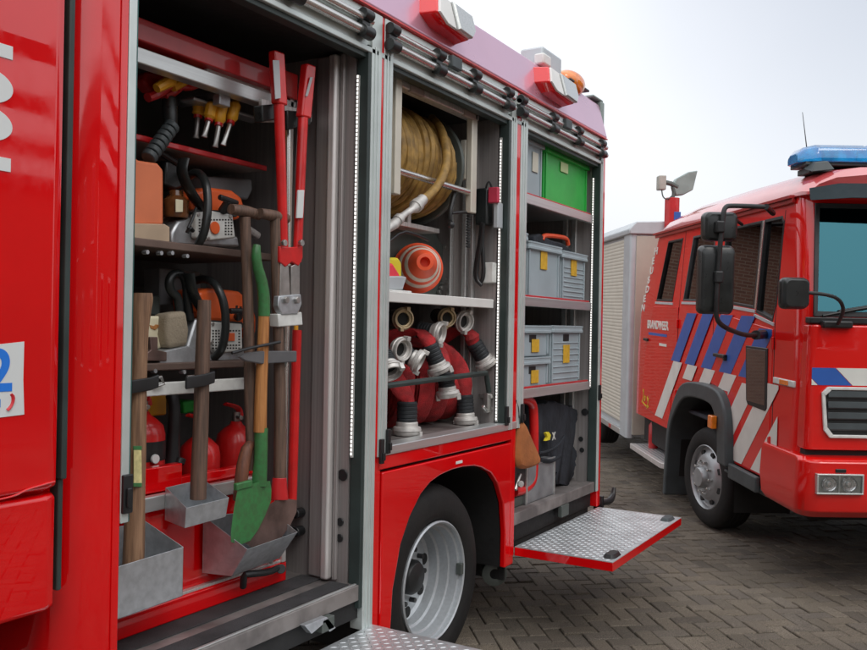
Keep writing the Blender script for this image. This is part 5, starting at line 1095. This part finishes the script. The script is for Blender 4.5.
    d = side_panel([(2.34, .86), (1.18, .80), (1.12, 1.2), (.98, 1.60), (.98, 1.985), (1.86, 1.985), (2.06, 1.7)], 'crew_door', RED2)
    mb = MB(); mb.box((-.03, 2.02, 1.60), (-.006, 2.18, 1.63)); Q(mb, 'handle', BLK, .006, parent=d)
    d = side_panel([(-.50, .76), (-1.30, .74), (-1.32, 1.84), (-.08, 1.95), (-.02, 1.33), (-.32, 1.30), (-.50, 1.16)], 'cab_door', RED2)
    mb = MB(); mb.box((-.04, -.42, 1.57), (-.006, -.16, 1.60)); mb.box((-.034, -.42, 1.55), (-.006, -.38, 1.60)); Q(mb, 'handle', BLK, .006, parent=d)
    k = side_panel([(-.83, 1.70), (-1.25, 1.70), (-1.265, 1.26), (-1.235, 1.235), (-.90, 1.245), (-.865, 1.28)], 'kerb_window', BLK, -.014, .012, .006)
    mb = MB(); mb.prism([(-.016, y, z) for y, z in ((-.855, 1.68), (-1.225, 1.68), (-1.235, 1.275), (-.89, 1.275))], (.004, 0, 0)); Q(mb, 'glass', mat('dark_glass', (.01, .014, .016), .05, coat=1, var=.1), .001, parent=k)
    # shut lines and hinges of the doors
    for y, za, zb in ((-.045, 1.34, 2.73), (.975, 1.30, 2.73), (-1.345, .80, 2.70)):
        zs = [za]+([1.9] if za < 1.9 < zb else [])+[zb]
        mb = MB(); mb.loft([[V((tum(z)-.0015, y-.004, z)), V((tum(z)-.0015, y+.004, z)), V((tum(z)+.004, y+.004, z)), V((tum(z)+.004, y-.004, z))] for z in zs]); Q(mb, 'shut_line', DARK, 0)
    for y, z in ((-1.335, 1.02), (-1.335, 1.74), (.97, 1.12), (.97, 1.82)):
        mb = MB(); mb.cyl((-.01, y, z-.045), (-.01, y, z+.045), .011, n=12); mb.box((-.014, y, z-.035), (0, y+.04, z+.035)); Q(mb, 'hinge', RED2, .002)
    # slanting side stripes
    def clip(poly, f):
        out = []
        for i in range(len(poly)):
            a, b = poly[i], poly[(i+1) % len(poly)]; fa, fb = f(a), f(b)
            if fa >= 0: out.append(a)
            if fa*fb < 0: t = fa/(fa-fb); out.append((a[0]+(b[0]-a[0])*t, a[1]+(b[1]-a[1])*t))
        return out
    def band(k, zlo, zhi, m, extra=()):
        bc = ((1.02, .57, .10, -.37, -.82) if m is BLUE else (.93, .48, .0, -.50, -.95, -1.34, -1.81))[k]; b0, b1 = bc-.14, bc+.14; zc = 1.446
        poly = [(b0+zc-zhi, zhi), (b1+zc-zhi, zhi), (b1+zc-zlo, zlo), (b0+zc-zlo, zlo)]
        for f in extra:
            poly = clip(poly, f)
            if len(poly) < 3: return
        side_panel(poly, 'side_stripe', m, -.0085, .0015, 0)
    fr = lambda p: p[0]+1.31
    for k in range(5):
        band(k, 1.447, 1.93 if k < 4 else 1.84, BLUE, [fr])
    band(0, .80, 1.446, WHR, [lambda p: p[1]-.82, lambda p: 1.9-p[0]])
    for k in (1, 2, 3): band(k, 1.0, 1.446, WHR, [fr, lambda p: p[1]-1.30])
    band(3, 1.0, 1.299, WHR, [lambda p: -p[0]-.46])
    for k in (4, 5, 6): band(k, .76, 1.40 if k == 4 else 1.446, WHR, [lambda p: p[0]+1.45, lambda p: p[1]-.76, lambda p: 1.445-p[1], lambda p: -p[0]-.5])
    # lettering
    LM = lambda y, z, e=-.0075: Matrix(((0, 0, -1, e), (-1, 0, 0, y), (0, 1, 0, z), (0, 0, 0, 1)))
    text('BRANDWEER', .125, LM(2.09, 1.745), 'lettering', WHR, T2, world=False, bold=.004, font_scale=(1.07, 1))
    side_panel([(2.03, 1.70), (1.33, 1.70), (1.33, 1.672), (2.03, 1.672)], 'blue_rule', BLUE, -.0078, .0014, 0)
    side_panel([(1.60, 1.60), (1.33, 1.60), (1.33, 1.572), (1.60, 1.572)], 'white_rule', WHR, -.0078, .0014, 0)
    RM = Matrix(((0, 0, -1, -.003), (0, -1, 0, 2.335), (1, 0, 0, 0), (0, 0, 0, 1)))
    for i, ch in enumerate('NEDSUEH'):
        z = 1.93+i*.105; y = 2.40-.46*max(0, z-1.9)/.88-.035
        mm = Matrix.Translation((tum(z)-.004, y+.05, z)) @ Matrix.Rotation(math.atan2(.06, .88), 4, 'Y') @ Matrix(((0, 0, -1, 0), (-1, 0, 0, 0), (0, 1, 0, 0), (0, 0, 0, 1)))
        text(ch, .135, mm, 'side_letter', WHR, T2, world=False, bold=.003, font_scale=(1.5, .8))
    mb = MB()
    for pts in ([(2.20, 1.03), (2.17, 1.06), (2.19, .93), (2.24, .90)], [(2.14, .96), (2.10, .99), (2.09, .94), (2.14, .92), (2.13, .96)], [(2.03, .98), (1.98, .92), (2.0, .99)], [(2.20, .90), (2.05, .87), (1.95, .88)], [(1.96, .97), (1.99, .90), (2.02, .85)]):
        mb.tube([(-.0085, y, z) for y, z in pts], [(.012, .002)]*len(pts), 6, 2, flat=(0, 1, 0))
    Q(mb, 'yellow_emblem', YLAB, 0)
    # fender flares
    for s, e0 in ((-1, -.075), (1, 2.02)):
        outp = [(1.12, .10), (1.08, .55), (1.02, .85), (.74, 1.20), (.46, 1.31), (-.30, 1.325), (-.50, 1.24), (-.60, 1.08), (-.63, .70)]
        inp = [(1.05, .10), (1.00, .55), (.94, .82), (.66, 1.08), (.40, 1.17), (-.20, 1.18), (-.33, 1.10), (-.40, .98), (-.42, .70)]
        mb = MB()
        def chai(p):
            for _ in range(2):
                q = [p[0]]
                for a, b in zip(p, p[1:]): q += [(a[0]*.75+b[0]*.25, a[1]*.75+b[1]*.25), (a[0]*.25+b[0]*.75, a[1]*.25+b[1]*.75)]
                p = q+[p[-1]]
            return p
        outp, inp = chai(outp), chai(inp)
        o3 = [V((e0, y, z)) for y, z in outp]; i3 = [V((e0, y, z)) for y, z in inp]; dx = V((.36, 0, 0))
        rings = [[o, i_, i_+dx, o+dx] for o, i_ in zip(o3, i3)]; mb.loft(rings); Q(mb, 'wheel_arch', GREYP, .022, seg=3, ang=50)
        mb = MB(); mb.box((e0+.02, -1.2, .62), (e0+.06, -.63, .74)); Q(mb, 'arch_extension', GREYP, .01)
    mb = MB(); mb.box((-.125, -.42, .98), (-.075, -.32, 1.09)); l = Q(mb, 'side_marker_light', LENSO, .01)
    mb = MB(); mb.box((-.085, -.32, .99), (-.07, -.27, 1.08)); Q(mb, 'lamp_holder', BLK, .004, parent=l)
    # entry step and underbody
    mb = MB(); mb.box((.01, -1.25, .60), (.15, -.45, .64)); mb.box((-.02, -1.25, .635), (.02, -.45, .655)); Q(mb, 'entry_step', GREYP, .008)
    mb = MB(); mb.box((.3, -1.3, .45), (2.0, 7.2, .75)); mb.box((.1, -1.45, .55), (2.2, -.5, .75)); mb.box((.12, 1.0, .42), (2.18, 2.6, .85)); Q(mb, 'underbody', DARK, .02)
    mb = MB(); mb.prism([(-.02, y, .33) for y in ()] or [(-.03, 2.65, .36), (-.02, 1.42, .36), (.06, 1.30, .36), (.45, 1.30, .36), (.45, 2.65, .36)], (0, 0, -.06)); s = Q(mb, 'crew_step', ALU, .006)
    mb = MB()
    for i in range(9):
        for j in range(30): mb.box((.03+i*.042, 1.38+j*.042, .36), (.05+i*.042, 1.41+j*.042, .364))
    Q(mb, 'tread_dots', GALV, 0, parent=s)
    mb = MB(); mb.lathe([(0, 0), (.05, 0), (.055, .01), (.055, .26), (.03, .3), (.015, .34), (0, .34)], (.15, 2.3, .365), (0, 0, 1), 20); Q(mb, 'extinguisher_bottle', REDM, 0)
truck2()
def truck2_wheels():
    def wheel(M, rear=False):
        w = bpy.data.objects.new('wheel', None); COL.objects.link(w); w.parent = T2; w.matrix_local = M; XF[w.name] = Matrix.Identity(4)
        mb = MB(); mb.lathe([(.285, .0), (.30, .012), (.34, .022), (.40, .015), (.435, -.01), (.452, -.045), (.455, -.2), (.44, -.235), (.285, -.24)], (0, 0, 0), (-1, 0, 0), 64, close=True); Q(mb, 'tyre', RUB, .004, parent=w)
        mb = MB(); 
        for k in (-.075, -.12, -.165): mb.lathe([(.4555, k-.006), (.457, k-.005), (.457, k+.005), (.4555, k+.006)], (0, 0, 0), (-1, 0, 0), 64)
        Q(mb, 'tread_groove', DARK, 0, parent=w)
        mb = MB(); s = mat('grey_steel_rim', (.36, .38, .39), .42, .55, var=.12, vs=9)
        mb.lathe([(.290, -.02), (.292, .006), (.284, .012), (.276, .004), (.268, -.03), (.25, -.035), (.225, -.02), (.20, .005), (.165, .022), (.12, .024), (.10, .03), (.09, .075), (.08, .085), (0, .088), (0, -.1), (.28, -.12)], (0, 0, 0), (-1, 0, 0), 56); Q(mb, 'rim', s, 0, parent=w)
        mb = MB()
        for i in range(8):
            a = 2*math.pi*i/8+.39; c = V((.012, .222*math.cos(a), .222*math.sin(a))); Q(MB().cyl(c+V((.012, 0, 0)), c+V((-.008, 0, 0)), .028, n=14), 'vent_hole', DARK, 0, parent=w)
        mb = MB()
        for i in range(10):
            a = 2*math.pi*i/10; c = V((-.022, .14*math.cos(a), .14*math.sin(a))); Q(MB().cyl(c, c+V((-.035, 0, 0)), .016, .012, n=8), 'wheel_nut', TUBE, .002, parent=w)
        return w
    front = wheel(Matrix.Translation((.06, .21, .455)) @ Matrix.Rotation(R(9), 4, 'Z'))
    for M in (Matrix.Translation((2.24, .21, .455)) @ Matrix.Rotation(R(189), 4, 'Z'), Matrix.Translation((.06, 4.9, .455)), Matrix.Translation((2.24, 4.9, .455)) @ Matrix.Rotation(math.pi, 4, 'Z')):
        c = copy_tree(front, T2); c.matrix_local = M
truck2_wheels()
def truck2_mirrors():
    def shell(e0, e1, z0, z1, y, d, name, parent):
        mb = MB(); r = .04
        def rr(k, yy): return [V(((e0+e1)/2+(p.x-(e0+e1)/2)*k, yy, (z0+z1)/2+(p.y-(z0+z1)/2)*k)) for p in rplan(e0, e1, z0, z1, r, r, 0, 5)]
        mb.loft([rr(.80, y-d), rr(.93, y-d*.85), rr(1, y-d*.45), rr(1, y), rr(.95, y+.01)]); return Q(mb, name, BLKG, 0, parent=parent)
    for side in (0, 1):
        t = bpy.data.objects.new('mirror_set', None); COL.objects.link(t); t.parent = T2; XF[t.name] = XF[T2.name]
        mx = (lambda e: e) if side == 0 else (lambda e: 2.3-e)
        def sh(e0, e1, *a): return shell(min(mx(e0), mx(e1)), max(mx(e0), mx(e1)), *a, t)
        sh(-.645, -.40, 1.945, 2.42, -1.55, .09, 'main_mirror'); sh(-.625, -.385, 2.45, 2.65, -1.55, .08, 'wide_mirror')
        def tb(pts, r, name): mb = MB(); mb.tube([(mx(e), y, z) for e, y, z in pts], r, 10, 2); Q(mb, name, BLK, 0, parent=t)
        tb([(-.18, -1.60, 2.69), (-.44, -1.64, 2.69), (-.50, -1.66, 2.68), (-.515, -1.67, 2.6), (-.535, -1.67, 2.3), (-.545, -1.67, 1.97), (-.53, -1.66, 1.9), (-.45, -1.6, 1.85), (-.28, -1.5, 1.80), (-.16, -1.4, 1.80)], .017, 'mirror_arm')
        tb([(-.02, -1.3, 2.68), (-.18, -1.58, 2.69), (-.2, -1.62, 2.69)], .02, 'mirror_arm'); tb([(-.02, -1.2, 1.80), (-.16, -1.4, 1.80)], .035, 'mirror_arm')
        tb([(.01, -.62, 2.66), (-.16, -.9, 2.68), (-.3, -1.35, 2.62), (-.4, -1.52, 2.56)], .014, 'mirror_arm')
        for z in (2.54, 2.2): mb = MB(); e = mx(-.535); mb.box((e-.028, -1.70, z-.04), (e+.028, -1.62, z+.04)); Q(mb, 'arm_clamp', BLK, .01, parent=t)
        t2 = bpy.data.objects.new('kerb_mirror', None); COL.objects.link(t2); t2.parent = T2; XF[t2.name] = XF[T2.name]
        if side == 0:
            shell(-.25, -.075, 1.99, 2.195, -1.98, .09, 'mirror_head', t2)
            mb = MB(); mb.tube([(-.13, -2.05, 2.10), (.02, -2.07, 2.09), (.12, -2.05, 2.06), (.175, -2.0, 1.99), (.185, -1.9, 1.90)], .012, 10, 2); Q(mb, 'arm', BLK, 0, parent=t2)
            mb = MB(); mb.box((.10, -1.88, 1.87), (.30, -1.82, 1.92)); Q(mb, 'foot', BLK, .012, parent=t2)
        else:
            bpy.data.objects.remove(t2)
truck2_mirrors()
def truck2_body():
    e0, y0 = -.05, 2.78
    mb = MB(); mb.box((e0+.03, y0+.02, .42), (2.33, 7.6, 2.85)); Q(mb, 'rear_body', LGREY, .01)
    mb = MB(); mb.box((.02, y0-.015, .44), (2.28, y0+.02, 2.82)); Q(mb, 'front_bulkhead', mat('beige_panel', (.46, .43, .36), .5, var=.05), .004)
    for e in (e0, 2.27):
        mb = MB(); mb.loft([rplan(e, e+.10, y0, y0+.34, .04, .02, z) for z in (.40, 2.86)]); Q(mb, 'corner_post', LGREY, 0)
    mb = MB()
    n = 52
    for i in range(n):
        z = .55+i*(2.25/n); h = 2.25/n; mb.loft([[V((e0+.0145, y, z)), V((e0+.012, y, z+h*.1)), V((e0+.012, y, z+h*.9)), V((e0+.0145, y, z+h))] for y in (y0+.36, 7.3)], closed=False)
    Q(mb, 'roller_shutter', SHUT, 0)
    mb = MB(); mb.loft([[V((e0-.02, y, 2.84)), V((e0-.02, y, 2.90)), V((e0+.06, y, 2.99)), V((.4, y, 3.0)), V((1.9, y, 3.0)), V((2.3, y, 2.97)), V((2.37, y, 2.88)), V((2.37, y, 2.84))] for y in (y0-.03, 7.62)]); Q(mb, 'body_roof', LGREY, .012)
    mb = MB(); mb.box((e0-.01, y0+.3, .40), (e0+.03, 7.5, .47)); Q(mb, 'lower_rail', RAIL, .006)
    mb = MB(); mb.box((e0-.02, 3.55, .41), (e0-.008, 3.64, .46)); Q(mb, 'side_reflector', LENSR, .004)
truck2_body()

# ------------------------------------------------------------------ brick house mirrored in windows, unseen buildings added to shape paint reflections
def brick_mat():
    m = mat('house_brick', (.15, .065, .045), .85, var=.2, vs=2)
    nt = m.node_tree; L = nt.links.new; b = nt.nodes['Principled BSDF']
    tc = [n for n in nt.nodes if n.type == 'TEX_COORD'][0]
    sx = nt.nodes.new('ShaderNodeSeparateXYZ'); L(tc.outputs['Object'], sx.inputs[0])
    ad = nt.nodes.new('ShaderNodeMath'); L(sx.outputs[0], ad.inputs[0]); L(sx.outputs[1], ad.inputs[1])
    cb = nt.nodes.new('ShaderNodeCombineXYZ'); L(ad.outputs[0], cb.inputs[0]); L(sx.outputs[2], cb.inputs[1])
    br = nt.nodes.new('ShaderNodeTexBrick'); br.inputs['Scale'].default_value = 1; br.inputs['Brick Width'].default_value = .22; br.inputs['Row Height'].default_value = .065; br.inputs['Mortar Size'].default_value = .01
    br.inputs['Color1'].default_value = (.26, .125, .085, 1); br.inputs['Color2'].default_value = (.20, .09, .065, 1); br.inputs['Mortar'].default_value = (.30, .21, .165, 1)
    L(cb.outputs[0], br.inputs['Vector']); L(br.outputs['Color'], b.inputs['Base Color'])
    return m
BRICK = brick_mat()
def house(label, M, w, d, h, ridge, wins):
    t = thing('mirrored_or_added_house', label, 'house', M=M)
    def B(mb, n, m, bev=0, **k): return mb.build(n, m, k.pop('parent', t), bevel=bev, world=False, **k)
    mb = MB(); mb.box((0, 0, 0), (w, d, h)); mb.prism([(0, 0, h), (0, d, h), (0, d/2, ridge)], (.02, 0, 0)); B(mb, 'wall', BRICK)
    mb = MB(); s = (ridge-h)/(d/2)
    mb.prism([(-.3, -.4, h-.4*s), (-.3, d/2, ridge), (-.3, d+.4, h-.4*s), (-.3, d+.4, h-.4*s+.2), (-.3, d/2, ridge+.2), (-.3, -.4, h-.4*s+.2)], (w+.6, 0, 0)); B(mb, 'roof', mat('roof_tile', (.045, .032, .028), .85, var=.2, bump=.5, bs=8))
    for (x, z, ww, hh) in wins:
        mb = MB(); mb.box((x, -.03, z), (x+ww, .05, z+hh)); f = B(mb, 'window', WHITE, .01)
        mb = MB(); mb.box((x+.07, -.04, z+.07), (x+ww/2-.03, -.031, z+hh-.07)); mb.box((x+ww/2+.03, -.04, z+.07), (x+ww-.07, -.031, z+hh-.07)); B(mb, 'pane', MATS['dark_glass'], 0, parent=f)
rtv = V((math.cos(AZ), math.sin(AZ), 0)); fwv = V((-math.sin(AZ), math.cos(AZ), 0))
p = V((CAMX, 0, 0))+rtv*(-11)+fwv*17
house('brick house behind the near engine, mirrored in the far engine side windows', Matrix.Translation(p) @ Matrix.Rotation(AZ, 4, 'Z'), 12.5, 8, 4.6, 6.6, [(1.2, .9, 1.6, 1.5), (4.6, .9, 1.2, 1.5)])
house('unseen brick house added behind the viewpoint to darken reflections in the near engine pillar', Matrix.Translation((32, -26, 0)) @ Matrix.Rotation(R(180), 4, 'Z'), 44, 10, 5.4, 8.2, [(3+6*i, z, 1.8, 1.5) for i in range(7) for z in (.9, 3.2)])  # out of view, added so the corner pillar mirrors something dark
house('narrow unseen brick house added to darken reflections in the near engine pillar', Matrix.Translation((13, 1.7, 0)) @ Matrix.Rotation(R(-90), 4, 'Z'), 15.5, 5, 5.2, 6.6, [(2+5*i, z, 1.5, 1.4) for i in range(3) for z in (.9, 3.1)])  # unseen filler where the pillar would otherwise mirror bright sky
house('long unseen brick house, sized to darken reflections in the near engine red paint', Matrix.Translation((13, 64, 0)) @ Matrix.Rotation(R(-90), 4, 'Z'), 41, 9, 6.6, 10.5, [(4+6*i, z, 1.8, 1.5) for i in range(6) for z in (.9, 3.9)])  # out of view, height chosen to darken what the red paint mirrors

t = thing('reflection_garage', 'unseen garage and timber frame, added to put dark bands in the near cab reflection', 'garage', (15, 7, 0))  # invented off-view garage, its boards put dark bands into the cab reflection
P(MB().box((13, 2, 0), (20, 11.6, 4.3)), 'wall', BRICK, 0, parent=t)  # wall of the added unseen garage
P(MB().box((12.8, 1.8, 4.3), (20.2, 11.8, 4.5)), 'roof', DARK, 0, parent=t)  # roof of the added unseen garage
for z in (4.85, 5.70, 6.72): P(MB().box((12.9, 1.98, z), (12.98, 11.62, z+.34)), 'reflection_board', mat('reflection_timber', (.05, .03, .025), .8), 0, parent=t)
for y in (2.0, 11.48): P(MB().box((12.981, y, 4.5), (13.12, y+.14, 7.1)), 'reflection_post', MATS['reflection_timber'], 0, parent=t)
for y in (4, 8):
    mb = MB(); mb.box((12.95, y, 1), (13.05, y+1.5, 2.6)); f = P(mb, 'window', WHITE, 0, parent=t)
    mb = MB(); mb.box((12.93, y+.1, 1.1), (12.949, y+1.4, 2.5)); P(mb, 'pane', MATS['dark_glass'], 0, parent=f)

# ------------------------------------------------------------------ light
SUN_EL, SUN_AZ = 48, 120      # azimuth from +Y towards +X
w = bpy.data.worlds.new('World'); SC.world = w; w.use_nodes = True; nt = w.node_tree
bg = nt.nodes['Background']; sky = nt.nodes.new('ShaderNodeTexSky'); sky.sky_type = 'NISHITA'; sky.sun_disc = False
sky.sun_elevation = R(SUN_EL); sky.sun_rotation = R(SUN_AZ); sky.air_density = 1.0; sky.dust_density = 2.0; sky.ozone_density = 1.5
hs = nt.nodes.new('ShaderNodeHueSaturation'); hs.inputs['Saturation'].default_value = .55
veil = nt.nodes.new('ShaderNodeMix'); veil.data_type = 'RGBA'; veil.inputs[0].default_value = .72; # high thin overcast over the blue sky, brighter overhead as overcast skies are
tcw = nt.nodes.new('ShaderNodeTexCoord'); sx = nt.nodes.new('ShaderNodeSeparateXYZ'); nt.links.new(tcw.outputs['Generated'], sx.inputs[0])
mrw = nt.nodes.new('ShaderNodeMapRange'); mrw.inputs[1].default_value = 0; mrw.inputs[2].default_value = 1; mrw.inputs[3].default_value = .84; mrw.inputs[4].default_value = 2.1; nt.links.new(sx.outputs[2], mrw.inputs[0])
cld = nt.nodes.new('ShaderNodeTexNoise'); cld.inputs['Scale'].default_value = 1.6; cld.inputs['Detail'].default_value = 5; nt.links.new(tcw.outputs['Generated'], cld.inputs['Vector'])
mc = nt.nodes.new('ShaderNodeMapRange'); mc.inputs[1].default_value = .3; mc.inputs[2].default_value = .7; mc.inputs[3].default_value = .93; mc.inputs[4].default_value = 1.07; nt.links.new(cld.outputs['Fac'], mc.inputs[0])
mm_ = nt.nodes.new('ShaderNodeMath'); mm_.operation = 'MULTIPLY'; nt.links.new(mrw.outputs[0], mm_.inputs[0]); nt.links.new(mc.outputs[0], mm_.inputs[1])
vsc = nt.nodes.new('ShaderNodeVectorMath'); vsc.operation = 'SCALE'; vsc.inputs[0].default_value = (7.15, 7.2, 7.4); nt.links.new(mm_.outputs[0], vsc.inputs['Scale']); nt.links.new(vsc.outputs[0], veil.inputs[7])
nt.links.new(sky.outputs[0], hs.inputs['Color']); nt.links.new(hs.outputs[0], veil.inputs[6]); nt.links.new(veil.outputs[2], bg.inputs[0]); bg.inputs[1].default_value = .15
# the overcast thins out to pale blue in one quarter of the sky
gap = V((math.sin(R(8))*math.cos(R(34)), math.cos(R(8))*math.cos(R(34)), math.sin(R(34))))
dt = nt.nodes.new('ShaderNodeVectorMath'); dt.operation = 'DOT_PRODUCT'; nt.links.new(tcw.outputs['Generated'], dt.inputs[0]); dt.inputs[1].default_value = gap
mg = nt.nodes.new('ShaderNodeMapRange'); mg.interpolation_type = 'SMOOTHSTEP'; mg.inputs[1].default_value = .80; mg.inputs[2].default_value = 1.0; mg.inputs[3].default_value = .78; mg.inputs[4].default_value = .22
nt.links.new(dt.outputs['Value'], mg.inputs[0]); nt.links.new(mg.outputs[0], veil.inputs[0])
sd = bpy.data.lights.new('sun', 'SUN'); so = bpy.data.objects.new('sun', sd); COL.objects.link(so)
sd.energy = .5; sd.angle = R(20); sd.color = (1, .95, .88)
d = V((math.sin(R(SUN_AZ))*math.cos(R(SUN_EL)), math.cos(R(SUN_AZ))*math.cos(R(SUN_EL)), math.sin(R(SUN_EL))))
so.rotation_euler = (-d).to_track_quat('-Z', 'Y').to_euler()
vs = SC.view_settings; vs.view_transform = 'Standard'; vs.look = 'None'; vs.gamma = 1; vs.exposure = 0; vs.use_curve_mapping = False
SC.render.resolution_x = 1024; SC.render.resolution_y = 768
